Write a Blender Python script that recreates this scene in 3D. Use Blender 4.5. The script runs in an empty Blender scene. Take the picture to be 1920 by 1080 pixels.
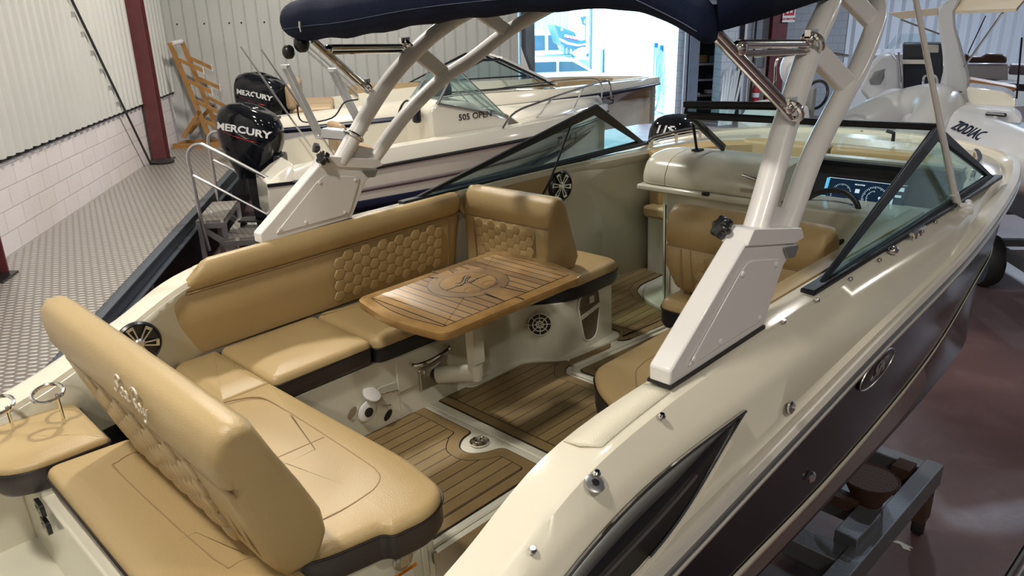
import bpy, bmesh, math, random
from math import sin, cos, pi, radians
from mathutils import Matrix, Vector
random.seed(4)
# ---------------------------------------------------------------- camera, light, exposure
CAM = Vector((0, 0, 3.1))
MR = ((0.704906, 0.708969, -0.02168), (0.226317, -0.253777, -0.940414), (-0.672226, 0.657997, -0.339341))
sc = bpy.context.scene
cam = bpy.data.objects.new('camera', bpy.data.cameras.new('camera'))
sc.collection.objects.link(cam); sc.camera = cam
cam.matrix_world = Matrix.Translation(CAM) @ Matrix(((MR[0][0], -MR[1][0], -MR[2][0]), (MR[0][1], -MR[1][1], -MR[2][1]), (MR[0][2], -MR[1][2], -MR[2][2]))).to_4x4()
cam.data.sensor_width = 36; cam.data.lens = 1450 / 1920 * 36; cam.data.clip_end = 200; cam.data.clip_start = .05
sc.view_settings.view_transform = 'Standard'; sc.view_settings.look = 'None'; sc.view_settings.gamma = 1
sc.view_settings.use_curve_mapping = False
sc.view_settings.exposure = -0.5
sc.cycles.use_denoising = True; sc.cycles.max_bounces = 8; sc.cycles.diffuse_bounces = 4; sc.cycles.glossy_bounces = 4
sc.cycles.transparent_max_bounces = 12; sc.cycles.caustics_reflective = False; sc.cycles.caustics_refractive = False
sc.cycles.sample_clamp_indirect = 6
# building frame: X to the right along the end wall, Y away from the camera along the left side wall
WY = -0.9531747495779791
FW = Matrix(((cos(WY), sin(WY), 0, 0), (-sin(WY), cos(WY), 0, 0), (0, 0, 1, 0), (0, 0, 0, 1)))
# boat frame: Y to the bow, X to starboard, origin on the cockpit sole
BR = ((0.999811, -0.000612, 0.019442), (0, 0.999506, 0.031438), (-0.019452, -0.031432, 0.999317))
FB = Matrix.Translation(CAM) @ Matrix(BR).transposed().to_4x4() @ Matrix.Translation((-2.09, 0, -1.8))
IDT = Matrix.Identity(4)
w = bpy.data.worlds.new('daylight'); sc.world = w; w.use_nodes = True
wn = w.node_tree; bg = wn.nodes['Background']
bg.inputs[0].default_value = (.42, .78, 1, 1); bg.inputs[1].default_value = 10.0
def lamp(name, kind, energy, color, mat, size=None, sizey=None, spread=None):
    l = bpy.data.lights.new(name, kind); l.energy = energy; l.color = color
    if kind == 'AREA':
        l.shape = 'RECTANGLE'; l.size = size; l.size_y = sizey or size
        if spread: l.spread = spread
    elif kind == 'SUN': l.angle = size
    elif size: l.shadow_soft_size = size
    o = bpy.data.objects.new(name, l); sc.collection.objects.link(o); o.matrix_world = mat
    return o
s_ = lamp('sun', 'SUN', 10.0, (.8, .93, 1), FW @ Matrix.Rotation(radians(-28), 4, 'Y') @ Matrix.Rotation(radians(-38), 4, 'X'), radians(.6))
# ---------------------------------------------------------------- materials
def node(nt, t, **k):
    n = nt.nodes.new(t)
    for a, b in k.items(): setattr(n, a, b)
    return n
def mat(name, col, rough=.5, metal=0, coat=0, bump=0, bscale=60, var=0, vscale=3, emit=None, estr=1, alpha=None, trans=0, col2=None, spec=None, aniso=None):
    m = bpy.data.materials.new(name); m.use_nodes = True; nt = m.node_tree; b = nt.nodes['Principled BSDF']
    b.inputs['Base Color'].default_value = (*col, 1); b.inputs['Roughness'].default_value = rough; b.inputs['Metallic'].default_value = metal
    b.inputs['Coat Weight'].default_value = coat; b.inputs['Coat Roughness'].default_value = .08
    if spec is not None: b.inputs['Specular IOR Level'].default_value = spec
    if trans: b.inputs['Transmission Weight'].default_value = trans
    if alpha is not None: b.inputs['Alpha'].default_value = alpha
    if emit: b.inputs['Emission Color'].default_value = (*emit, 1); b.inputs['Emission Strength'].default_value = estr
    tc = node(nt, 'ShaderNodeTexCoord')
    if bump:
        n = node(nt, 'ShaderNodeTexNoise'); n.inputs['Scale'].default_value = bscale; n.inputs['Detail'].default_value = 3
        nt.links.new(tc.outputs['Object'], n.inputs['Vector'])
        bp = node(nt, 'ShaderNodeBump'); bp.inputs['Strength'].default_value = bump; bp.inputs['Distance'].default_value = .01
        nt.links.new(n.outputs['Fac'], bp.inputs['Height']); nt.links.new(bp.outputs['Normal'], b.inputs['Normal'])
    if var or col2:
        n = node(nt, 'ShaderNodeTexNoise'); n.inputs['Scale'].default_value = vscale; n.inputs['Detail'].default_value = 5
        nt.links.new(tc.outputs['Object'], n.inputs['Vector'])
        r = node(nt, 'ShaderNodeValToRGB'); c2 = col2 or tuple(x * (1 - var) for x in col)
        r.color_ramp.elements[0].color = (*c2, 1); r.color_ramp.elements[1].color = (*col, 1)
        r.color_ramp.elements[0].position = .35; r.color_ramp.elements[1].position = .62
        nt.links.new(n.outputs['Fac'], r.inputs[0]); nt.links.new(r.outputs[0], b.inputs['Base Color'])
    return m
def stripes(name, cols, period, width, axis=0, rough=.4, jitter=.25, grain=None, soft=.0012, coat=0, swap=(0, 1, 2), offs=0):
    """boards along one axis with dark seams: cols = (wood, darker wood, seam)"""
    m = mat(name, cols[0], rough, coat=coat); nt = m.node_tree; b = nt.nodes['Principled BSDF']
    tc = node(nt, 'ShaderNodeTexCoord'); sp = node(nt, 'ShaderNodeSeparateXYZ'); nt.links.new(tc.outputs['Object'], sp.inputs[0])
    def mth(op, a, bb=None, c=None):
        n = node(nt, 'ShaderNodeMath', operation=op)
        for i, x in enumerate((a, bb, c)):
            if x is None: continue
            if isinstance(x, (int, float)): n.inputs[i].default_value = x
            else: nt.links.new(x, n.inputs[i])
        return n.outputs[0]
    u = mth('DIVIDE', mth('ADD', sp.outputs[axis], offs), period); fl = mth('FLOOR', u); fr = mth('FRACT', u)
    d = mth('MULTIPLY', mth('ABSOLUTE', mth('SUBTRACT', fr, .5)), period)       # distance from board centre
    seam = mth('GREATER_THAN', d, period / 2 - width / 2)
    wn_ = node(nt, 'ShaderNodeTexWhiteNoise', noise_dimensions='1D'); nt.links.new(fl, wn_.inputs['W'])
    mp = node(nt, 'ShaderNodeMapping'); nt.links.new(tc.outputs['Object'], mp.inputs[0])
    mp.inputs['Scale'].default_value = grain or ((90, 6, 30) if axis == 0 else (6, 90, 30))
    nz = node(nt, 'ShaderNodeTexNoise'); nz.inputs['Scale'].default_value = 1; nz.inputs['Detail'].default_value = 4; nt.links.new(mp.outputs[0], nz.inputs['Vector'])
    f = mth('ADD', mth('MULTIPLY', wn_.outputs[0], jitter), mth('MULTIPLY', nz.outputs['Fac'], 1 - jitter))
    r = node(nt, 'ShaderNodeValToRGB'); r.color_ramp.elements[0].color = (*cols[1], 1); r.color_ramp.elements[1].color = (*cols[0], 1)
    r.color_ramp.elements[0].position = .2; r.color_ramp.elements[1].position = .7
    nt.links.new(f, r.inputs[0])
    mx = node(nt, 'ShaderNodeMix', data_type='RGBA'); nt.links.new(seam, mx.inputs[0]); nt.links.new(r.outputs[0], mx.inputs[6]); mx.inputs[7].default_value = (*cols[2], 1)
    nt.links.new(mx.outputs[2], b.inputs['Base Color'])
    return m
M = {}
M['gel'] = mat('cream gelcoat', (.72, .68, .56), .16, coat=.6, var=.03)
M['liner'] = mat('cockpit liner gelcoat', (.67, .655, .555), .22, coat=.4, var=.04)
M['grip'] = mat('non skid gelcoat', (.70, .66, .53), .45, bump=.35, bscale=220)
M['white'] = mat('white paint', (.78, .77, .76), .28, coat=.3)
M['hullblack'] = mat('black gelcoat', (.006, .004, .010), .14, coat=0, spec=.25)
M['stripe'] = mat('boot stripe', (.62, .58, .47), .25)
M['rub'] = mat('rub rail vinyl', (.60, .57, .52), .25, coat=.4)
M['chrome'] = mat('polished stainless', (.82, .80, .76), .09, metal=1)
M['steel'] = mat('brushed steel', (.62, .62, .62), .3, metal=1)
M['alu'] = mat('aluminium', (.66, .67, .68), .35, metal=1, bump=.1, bscale=40)
M['tan'] = mat('tan vinyl', (.44, .32, .155), .36, bump=.16, bscale=260, var=.05, vscale=2, spec=.45)
M['tan2'] = mat('tan vinyl inset', (.46, .335, .17), .32, bump=.12, bscale=260, var=.05, vscale=2, spec=.5)
M['seam'] = mat('stitched seam', (.30, .20, .10), .6)
M['brownskirt'] = mat('dark brown vinyl', (.045, .034, .036), .35, bump=.1, bscale=200)
M['navyskirt'] = mat('blackish vinyl', (.012, .011, .018), .38, bump=.1, bscale=200)
M['black'] = mat('black plastic', (.012, .012, .014), .3)
M['rubber'] = mat('black rubber', (.02, .02, .022), .6)
M['frame'] = mat('black windshield frame', (.010, .012, .018), .4, spec=.3)
M['canvas'] = mat('navy canvas', (.004, .009, .030), .7, bump=.5, bscale=500, spec=.15)
M['seamlight'] = mat('canvas seam', (.05, .07, .12), .7)
M['sole'] = stripes('woven teak deck boards', ((.27, .19, .085), (.20, .14, .06), (.015, .006, .004)), .0598, .0045, 0, .5, .45, (40, 10, 30), offs=.0)
M['solewood'] = mat('deck margin boards', (.245, .17, .075), .5, bump=.2, bscale=300, var=.2, vscale=6)
M['line'] = mat('black caulking', (.01, .006, .006), .4)
M['glass'] = None
def glassmat(name, tint, refl=1):
    m = bpy.data.materials.new(name); m.use_nodes = True; nt = m.node_tree; nt.nodes.clear()
    o = node(nt, 'ShaderNodeOutputMaterial'); t = node(nt, 'ShaderNodeBsdfTransparent'); t.inputs[0].default_value = (*tint, 1)
    g = node(nt, 'ShaderNodeBsdfGlossy'); g.inputs['Roughness'].default_value = .02; g.inputs[0].default_value = (.9 * refl, refl, refl, 1)
    x = node(nt, 'ShaderNodeMixShader')
    ge = node(nt, 'ShaderNodeNewGeometry'); dp = node(nt, 'ShaderNodeVectorMath', operation='DOT_PRODUCT'); nt.links.new(ge.outputs['Incoming'], dp.inputs[0]); nt.links.new(ge.outputs['Normal'], dp.inputs[1])
    ab = node(nt, 'ShaderNodeMath', operation='ABSOLUTE'); nt.links.new(dp.outputs['Value'], ab.inputs[0]); om = node(nt, 'ShaderNodeMath', operation='SUBTRACT'); om.inputs[0].default_value = 1; nt.links.new(ab.outputs[0], om.inputs[1])
    pw = node(nt, 'ShaderNodeMath', operation='POWER'); pw.inputs[1].default_value = 5; nt.links.new(om.outputs[0], pw.inputs[0]); f = node(nt, 'ShaderNodeMath', operation='MULTIPLY_ADD'); nt.links.new(pw.outputs[0], f.inputs[0]); f.inputs[1].default_value = .9; f.inputs[2].default_value = .04
    nt.links.new(f.outputs[0], x.inputs[0]); nt.links.new(t.outputs[0], x.inputs[1]); nt.links.new(g.outputs[0], x.inputs[2]); nt.links.new(x.outputs[0], o.inputs[0])
    return m
M['glass'] = glassmat('tinted glass', (.80, .91, .89), .9)
M['clear'] = glassmat('clear glass', (.90, .95, .96), .8)
# ---------------------------------------------------------------- geometry helpers
def V(*a): return Vector(a)
class G:
    def __init__(s): s.v = []; s.f = []
    def add(s, vs, fs):
        n = len(s.v); s.v += [Vector(x) for x in vs]; s.f += [tuple(i + n for i in q) for q in fs]; return s
    def box(s, c, d, R=None):
        c = Vector(c); R = R or Matrix.Identity(3)
        vs = [c + R @ Vector((x * d[0] / 2, y * d[1] / 2, z * d[2] / 2)) for x in (-1, 1) for y in (-1, 1) for z in (-1, 1)]
        return s.add(vs, [(0, 1, 3, 2), (4, 6, 7, 5), (0, 4, 5, 1), (2, 3, 7, 6), (0, 2, 6, 4), (1, 5, 7, 3)])
    def bar(s, a, b, wd, ht, up=(0, 0, 1)):
        a = Vector(a); b = Vector(b); d = (b - a); L = d.length; y = d / L; u = Vector(up); x = y.cross(u)
        if x.length < 1e-4: x = y.cross(Vector((1, 0, 0)))
        x.normalize(); z = x.cross(y); R = Matrix((x, y, z)).transposed()
        return s.box((a + b) / 2, (wd, L, ht), R)
    def prism(s, poly, fn, t0, t1):
        n = len(poly); vs = [fn(p[0], p[1], t0) for p in poly] + [fn(p[0], p[1], t1) for p in poly]
        return s.add(vs, [tuple(range(n))[::-1], tuple(range(n, 2 * n))] + [(i, (i + 1) % n, n + (i + 1) % n, n + i) for i in range(n)])
    def loft(s, rings, closed=True, c0=True, c1=True):
        n = len(rings[0]); vs = [p for r in rings for p in r]; fs = []
        for k in range(len(rings) - 1):
            for i in range(n if closed else n - 1):
                j = (i + 1) % n; fs.append((k * n + i, k * n + j, (k + 1) * n + j, (k + 1) * n + i))
        if closed and c0: fs.append(tuple(range(n))[::-1])
        if closed and c1: fs.append(tuple((len(rings) - 1) * n + i for i in range(n)))
        return s.add(vs, fs)
    def tube(s, path, r, n=10, sm=0, caps=True, flat=1):
        P = [Vector(p) for p in path]
        if sm: P = smooth(P, sm)
        rs = r if isinstance(r, (list, tuple)) else None
        rings = []; nx = None
        for i, p in enumerate(P):
            t = (P[min(i + 1, len(P) - 1)] - P[max(i - 1, 0)]).normalized()
            if nx is None: nx = t.orthogonal().normalized() if abs(t.z) > .95 else t.cross(Vector((0, 0, 1))).normalized()
            nx = (nx - t * nx.dot(t)).normalized(); ny = t.cross(nx)
            rr = (rs[0] + (rs[-1] - rs[0]) * i / (len(P) - 1)) if rs else r
            rings.append([p + nx * rr * cos(2 * pi * k / n) + ny * rr * flat * sin(2 * pi * k / n) for k in range(n)])
        return s.loft(rings, True, caps, caps)
    def lathe(s, prof, c=(0, 0, 0), ax=(0, 0, 1), n=24, sc_=(1, 1)):
        ax = Vector(ax).normalized(); x = ax.orthogonal().normalized(); y = ax.cross(x); c = Vector(c)
        rings = [[c + ax * z + x * r * sc_[0] * cos(2 * pi * k / n) + y * r * sc_[1] * sin(2 * pi * k / n) for k in range(n)] for r, z in prof]
        return s.loft(rings)
    def torus(s, c, ax, R, r, n=40, m=8, a0=0, a1=2 * pi, x=None):
        ax = Vector(ax).normalized(); x = Vector(x).normalized() if x else ax.orthogonal().normalized(); y = ax.cross(x); c = Vector(c); full = abs(a1 - a0 - 2 * pi) < 1e-6
        path = [c + x * R * cos(a0 + (a1 - a0) * k / n) + y * R * sin(a0 + (a1 - a0) * k / n) for k in range(n + 1)]
        return s.tube(path, r, m, caps=not full)
    def ball(s, c, r, n=16, m=10, sc_=(1, 1, 1), R=None):
        c = Vector(c); R = R or Matrix.Identity(3); rings = []
        for j in range(1, m):
            a = pi * j / m; rings.append([c + R @ Vector((r * sc_[0] * sin(a) * cos(2 * pi * k / n), r * sc_[1] * sin(a) * sin(2 * pi * k / n), r * sc_[2] * cos(a))) for k in range(n)])
        return s.loft(rings)
def smooth(P, k):
    P = [Vector(p) for p in P]; out = []
    for i in range(len(P) - 1):
        a = P[max(i - 1, 0)]; b = P[i]; c = P[i + 1]; d = P[min(i + 2, len(P) - 1)]
        for j in range(k):
            t = j / k; out.append(.5 * ((2 * b) + (c - a) * t + (2 * a - 5 * b + 4 * c - d) * t * t + (3 * b - a - 3 * c + d) * t ** 3))
    out.append(P[-1]); return out
def rpoly(pts, r, n=5):
    """round the corners of a 2D polygon; r single or per corner"""
    out = []; N = len(pts)
    for i in range(N):
        p = Vector(pts[i][:2]); a = Vector(pts[i - 1][:2]); b = Vector(pts[(i + 1) % N][:2]); rr = r[i] if isinstance(r, (list, tuple)) else r
        u = (a - p); v = (b - p); k = min(rr, u.length * .48, v.length * .48); u.normalize(); v.normalize()
        if k < 1e-4: out.append((p.x, p.y)); continue
        for j in range(n + 1):
            t = j / n; q = (p + u * k) * (1 - t) ** 2 + p * 2 * t * (1 - t) + (p + v * k) * t * t; out.append((q.x, q.y))
    return out
def inset(poly, d):
    N = len(poly); out = []; A = sum(poly[i - 1][0] * poly[i][1] - poly[i][0] * poly[i - 1][1] for i in range(N)); sg = 1 if A > 0 else -1
    for i in range(N):
        p = Vector(poly[i]); a = Vector(poly[i - 1]); b = Vector(poly[(i + 1) % N])
        e1 = (p - a); e2 = (b - p)
        if e1.length < 1e-7: e1 = e2
        if e2.length < 1e-7: e2 = e1
        n1 = Vector((-e1.y, e1.x)).normalized(); n2 = Vector((-e2.y, e2.x)).normalized(); nn = n1 + n2
        nn = nn.normalized() if nn.length > 1e-6 else n1
        k = d / max(.5, nn.dot(n1)); out.append((p.x + nn.x * k * sg, p.y + nn.y * k * sg))
    return out
C = sc.collection.objects
class T:
    """one thing: an empty at its base that carries its parts; all points are given in the frame"""
    def __init__(s, name, label, cat, base, frame=IDT, group=None, kind=None):
        s.base = Vector(base); s.frame = frame; o = bpy.data.objects.new(name, None); C.link(o); o.empty_display_size = .1
        o.matrix_world = frame @ Matrix.Translation(s.base); s.o = o; tagit(o, label, cat, group, kind)
    def part(s, name, g, m, parent=None, label=None, **k):
        return mk(name, g, m, s.base, s.o if parent is None else parent, label=label, **k)
def tagit(o, label=None, cat=None, group=None, kind=None):
    if label: o['label'] = label
    if cat: o['category'] = cat
    if group: o['group'] = group
    if kind: o['kind'] = kind
def mk(name, g, m, base=(0, 0, 0), parent=None, frame=IDT, ang=35, bev=0, seg=2, sub=0, solid=0, label=None, cat=None, group=None, kind=None, flat=False, data=None):
    if data is None:
        me = bpy.data.meshes.new(name); b = Vector(base)
        me.from_pydata([v - b for v in g.v], [], g.f); me.update()
        bm = bmesh.new(); bm.from_mesh(me); bmesh.ops.remove_doubles(bm, verts=bm.verts, dist=1e-5); bmesh.ops.recalc_face_normals(bm, faces=bm.faces); bm.to_mesh(me); bm.free()
        if not flat:
            me.shade_smooth(); me.set_sharp_from_angle(angle=radians(ang))
    else: me = data
    me.materials.clear(); me.materials.append(m)
    o = bpy.data.objects.new(name, me); C.link(o)
    if parent is not None: o.parent = parent
    else: o.matrix_world = frame @ Matrix.Translation(Vector(base))
    if solid:
        x = o.modifiers.new('solid', 'SOLIDIFY'); x.thickness = solid; x.offset = 0
    if bev:
        x = o.modifiers.new('bevel', 'BEVEL'); x.width = bev; x.segments = seg; x.limit_method = 'ANGLE'; x.angle_limit = radians(40); x.harden_normals = False
    if sub:
        x = o.modifiers.new('sub', 'SUBSURF'); x.levels = sub; x.render_levels = sub
    tagit(o, label, cat, group, kind); return o
def textg(body, size, fn, depth=.002, bold=0, shear=0, sx=1, res=3):
    """lettering as a mesh; fn maps (x, y, t) of the text plane to a point"""
    cu = bpy.data.curves.new('t', 'FONT'); cu.body = body; cu.size = size; cu.shear = shear; cu.offset = bold; cu.extrude = depth / 2; cu.resolution_u = res
    cu.align_x = 'CENTER'; cu.align_y = 'CENTER'
    o = bpy.data.objects.new('t', cu); C.link(o); dg = bpy.context.evaluated_depsgraph_get(); me = bpy.data.meshes.new_from_object(o.evaluated_get(dg))
    g = G(); g.add([fn(v.co.x * sx, v.co.y, v.co.z) for v in me.vertices], [tuple(p.vertices) for p in me.polygons])
    bpy.data.objects.remove(o); bpy.data.curves.remove(cu); bpy.data.meshes.remove(me); return g
def plane(o, ux, uy, off=0):
    o = Vector(o); ux = Vector(ux).normalized(); uy = Vector(uy); uy = (uy - ux * uy.dot(ux)).normalized(); n = ux.cross(uy)
    return lambda x, y, t=0: o + ux * x + uy * y + n * (t + off)
def copytree(o, name_parent=None):
    c = o.copy(); C.link(c)
    if name_parent is not None: c.parent = name_parent
    for ch in list(o.children): copytree(ch, c)
    return c
# ---------------------------------------------------------------- building
def wallmat(name, col, seam, bx=.4, bz=.2, mort=.006, rough=.6, bump=.4, axis=1):
    """painted block masonry: courses along axis 0 or 1 of the object"""
    m = mat(name, col, rough); nt = m.node_tree; b = nt.nodes['Principled BSDF']
    tc = node(nt, 'ShaderNodeTexCoord'); sp = node(nt, 'ShaderNodeSeparateXYZ'); nt.links.new(tc.outputs['Object'], sp.inputs[0])
    cb = node(nt, 'ShaderNodeCombineXYZ'); nt.links.new(sp.outputs[axis], cb.inputs[0]); nt.links.new(sp.outputs[2], cb.inputs[1])
    br = node(nt, 'ShaderNodeTexBrick'); nt.links.new(cb.outputs[0], br.inputs['Vector'])
    br.inputs['Scale'].default_value = 1; br.inputs['Brick Width'].default_value = bx; br.inputs['Row Height'].default_value = bz
    br.inputs['Mortar Size'].default_value = mort; br.inputs['Mortar Smooth'].default_value = .4
    br.inputs['Color1'].default_value = (*col, 1); br.inputs['Color2'].default_value = (*[c * .95 for c in col], 1); br.inputs['Mortar'].default_value = (*seam, 1)
    nt.links.new(br.outputs['Color'], b.inputs['Base Color'])
    n = node(nt, 'ShaderNodeTexNoise'); n.inputs['Scale'].default_value = 60; n.inputs['Detail'].default_value = 4; nt.links.new(tc.outputs['Object'], n.inputs[0])
    a = node(nt, 'ShaderNodeMath', operation='MULTIPLY_ADD'); nt.links.new(br.outputs['Fac'], a.inputs[0]); a.inputs[1].default_value = -1.2; nt.links.new(n.outputs['Fac'], a.inputs[2])
    bp = node(nt, 'ShaderNodeBump'); bp.inputs['Strength'].default_value = bump; bp.inputs['Distance'].default_value = .006
    nt.links.new(a.outputs[0], bp.inputs['Height']); nt.links.new(bp.outputs[0], b.inputs['Normal'])
    return m
M['block'] = wallmat('white painted block', (.80, .74, .75), (.58, .53, .53))
M['blockx'] = wallmat('grey block', (.30, .32, .35), (.18, .19, .21), axis=0)
M['blockw'] = wallmat('pale block', (.62, .66, .70), (.42, .46, .50), axis=0, mort=.012)
M['yardblock'] = wallmat('yard wall block', (.72, .80, .78), (.55, .62, .62), axis=1, mort=.012)
M['clad'] = mat('white sheet cladding', (.66, .66, .63), .42, var=.06, vscale=.8, spec=.5)
M['panel'] = mat('pale sandwich panel', (.55, .56, .55), .42, var=.05, vscale=1.5)
M['gap'] = mat('dark gap', (.03, .03, .035), .8)
M['maroon'] = mat('maroon steel paint', (.135, .035, .04), .42, var=.2, vscale=5, bump=.1)
M['greysteel'] = mat('grey steel paint', (.20, .24, .30), .45, var=.15, bump=.1)
M['concrete'] = mat('red worn floor paint', (.17, .10, .105), .42, var=0, bump=.25, bscale=8, col2=(.125, .075, .08), vscale=1.1)
M['yard'] = mat('yard concrete', (.5, .52, .52), .7, var=.15, vscale=.8)
M['ceil'] = mat('grey roof sheet', (.45, .45, .44), .6)
# floor paint with pale scuffs
nt = M['concrete'].node_tree; b_ = nt.nodes['Principled BSDF']; old = b_.inputs['Base Color'].links[0].from_socket
tc = node(nt, 'ShaderNodeTexCoord'); n1 = node(nt, 'ShaderNodeTexNoise'); n1.inputs['Scale'].default_value = 2.2; n1.inputs['Detail'].default_value = 9; n1.inputs['Distortion'].default_value = .5; n1.inputs['Roughness'].default_value = .65
nt.links.new(tc.outputs['Object'], n1.inputs[0]); rr = node(nt, 'ShaderNodeValToRGB'); rr.color_ramp.elements[0].position = .50; rr.color_ramp.elements[1].position = .95
nt.links.new(n1.outputs['Fac'], rr.inputs[0]); mx = node(nt, 'ShaderNodeMix', data_type='RGBA'); nt.links.new(rr.outputs[0], mx.inputs[0]); nt.links.new(old, mx.inputs[6]); mx.inputs[7].default_value = (.23, .165, .17, 1); nt.links.new(mx.outputs[2], b_.inputs['Base Color'])
def slab(x0, x1, y0, y1, z0, z1): return G().box(((x0 + x1) / 2, (y0 + y1) / 2, (z0 + z1) / 2), (x1 - x0, y1 - y0, z1 - z0))
def st(name, g, m, **k): return mk(name, g, m, frame=FW, kind='structure', **k)
H = 6.6; XR = 24; YB = -9; YD = 21
st('floor', slab(-3.8, XR + .2, YB - .2, YD + .3, -.3, 0), M['concrete'])
st('ground_yard', slab(-20, 40, YD + .3, 75, -.32, -.02), M['yard'])
st('ceiling', slab(-3.8, XR + .2, YB - .2, YD + .3, H, H + .2), M['ceil'])
st('wall_left', slab(-3.8, -3.6, YB, 14.8, 0, 1.86), M['block'])
def corr(x, y0, y1, z0, z1, pitch=.2, d=.035, axis=1):
    """trapezoid sheet; axis 1: runs along Y at X=x facing +X; axis 0: runs along X at Y=x facing -Y"""
    a = []; p = y0
    while p < y1:
        for t, h in ((0, 0), (.35, 0), (.5, d), (.85, d)): a.append((min(p + t * pitch, y1), h))
        p += pitch
    f = (lambda q, z: V(x + q[1], q[0], z)) if axis == 1 else (lambda q, z: V(q[0], x - q[1], z))
    g = G(); n = len(a); g.add([f(q, z0) for q in a] + [f(q, z1) for q in a], [(i, i + 1, n + i + 1, n + i) for i in range(n - 1)]); return g
st('wall_left_cladding', corr(-3.57, YB, 14.6, 1.88, H), M['clad'], ang=20)
st('trim_1', slab(-3.6, -3.585, YB, 14.6, 1.84, 1.93), M['gap'])
st('wall_left_backing', slab(-3.8, -3.6, YB, 14.8, 1.86, H), M['clad'])
# end wall of ribbed panels
g = G(); p = -3.6
poly = []
while p < 2.52:
    for t, h in ((0, 0), (.165, 0), (.172, .012), (.18, .012), (.185, 0), (.19, 0), (.195, .012), (.1999, .012)): poly.append((min(p + t, 2.53), h))
    p += .2
n = len(poly); g.add([V(q[0], 14.6 + q[1], 0) for q in poly] + [V(q[0], 14.6 + q[1], H) for q in poly], [(i, i + 1, n + i + 1, n + i) for i in range(n - 1)])
st('wall_back', g, M['panel'], ang=20)
st('wall_back_backing', slab(-3.8, 2.53, 14.63, 14.8, 0, H), M['clad'])
g = G()
for x in (-3.33, -2.89, -2.48, -2.28, -1.9, -1.2, -.5, .2, 1.42, 2.03): g.lathe([(.014, 0), (.014, .012), (.004, .014)], (x, 14.6, 2.98), (0, -1, 0), 8)
for x in (-3.2, -2.95, -2.7): g.lathe([(.016, 0), (.016, .012), (.004, .014)], (x, 14.6, 1.6), (0, -1, 0), 8)
st('trim_2', g, M['black'])
def hcol(g, x, y, z0, z1, wx=.2, wy_=.2, t=.02, web='x'):
    if web == 'x':   # flanges face +-X
        g.box((x - wx / 2, y, (z0 + z1) / 2), (t, wy_, z1 - z0)); g.box((x + wx / 2, y, (z0 + z1) / 2), (t, wy_, z1 - z0)); g.box((x, y, (z0 + z1) / 2), (wx, t, z1 - z0))
    else:
        g.box((x, y - wy_ / 2, (z0 + z1) / 2), (wx, t, z1 - z0)); g.box((x, y + wy_ / 2, (z0 + z1) / 2), (wx, t, z1 - z0)); g.box((x, y, (z0 + z1) / 2), (t, wy_, z1 - z0))
    return g
for y, lab in ((12.78, 'maroon steel column against the left wall beside the wooden rack'), (7.0, 'maroon steel column cut by the left edge of the photo')):
    t = T('steel_column', lab, 'column', (-3.46, y, 1.0), FW, kind='structure')
    t.part('post', hcol(G(), -3.46, y, 1.0, H, .2, .22, web='y'), M['maroon']); t.part('web_plate', slab(-3.56, -3.54, y - .1, y + .1, 1.0, H), M['maroon'])
    t.part('base_plate', G().box((-3.44, y - .02, 1.012), (.3, .3, .02)), M['black'])
# return wall and door wall
st('wall_return', slab(2.62, 2.82, 14.8, YD, 0, H), M['blockx'])
st('wall_front_left', slab(2.62, 3.9, YD, YD + .3, 0, H), M['blockx'])
t = T('steel_column', 'blue-lit grey steel column at the left side of the yard door', 'column', (2.7, 14.62, 0), FW, kind='structure')
t.part('post', hcol(G(), 2.7, 14.66, 0, H, .24, .24, web='x'), M['greysteel'])
t.part('gusset', G().prism([(2.56, 2.1), (2.56, 2.45), (2.76, 1.9)], lambda x, z, s: V(x, s, z), 14.48, 14.5), M['white'])
st('wall_front_lintel', slab(3.9, 8.05, YD, YD + .3, 4.3, H), M['blockx'])
st('wall_front', slab(8.05, 8.27, YD - .0, YD + .5, 0, H), M['blockw'])
st('trim_3', slab(8.22, 8.3, YD - .12, YD, 0, H), M['white'])
t = T('steel_column', 'blue steel column right of the yard door', 'column', (8.45, YD - .1, 0), FW, kind='structure')
t.part('post', hcol(G(), 8.45, YD - .1, 0, H, .28, .24, web='y'), M['greysteel'])
st('wall_front_upper', slab(8.6, 9.25, YD, YD + .3, 3.1, H), M['blockx'])
st('wall_front_pier', slab(9.25, 9.72, YD - .2, YD + .3, 0, H), M['blockw'])
st('trim_4', slab(9.72, 9.84, YD - .25, YD + .1, 0, H), M['black'])
st('trim_5', slab(9.86, 9.98, YD - .1, YD + .1, 0, H), M['white'])
st('wall_front_dark', slab(9.98, 13.3, YD, YD + .3, 0, H), M['blockx'])
st('trim_6', slab(10.12, 10.66, YD - .03, YD, 0, 1.95), M['white'])
t = T('steel_column', 'maroon steel column beside the red extinguisher', 'column', (10.85, YD - .15, 0), FW, kind='structure')
t.part('post', hcol(G(), 10.85, YD - .15, 0, H, .4, .26, web='y'), M['maroon']); t.part('flange', slab(10.6, 10.72, YD - .31, YD - .29, 0, H), M['maroon'])
st('wall_front_right', slab(13.3, XR + .2, YD, YD + .2, 0, H), M['clad'])
M['bluishclad'] = mat('pale blue grey sheet', (.62, .66, .72), .4)
st('wall_front_cladding', corr(YD - .02, 13.0, XR, 1.2, H, pitch=.36, d=.10, axis=0), M['bluishclad'], ang=20)
st('wall_right', slab(XR, XR + .2, YB, YD, 0, H), M['clad'])
st('wall_rear', slab(-3.8, XR, YB - .2, YB, 0, H), M['clad'])
# workshop room behind the opening
st('wall_workshop', slab(8.64, 10.6, 25.6, 25.8, 0, 3.5), M['blockx']); st('wall_workshop_side', slab(10.4, 10.6, YD + .3, 25.8, 0, 3.5), M['blockx'])
st('ceiling_workshop', slab(8.64, 10.6, YD + .3, 25.8, 3.4, 3.5), M['ceil'])
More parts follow.
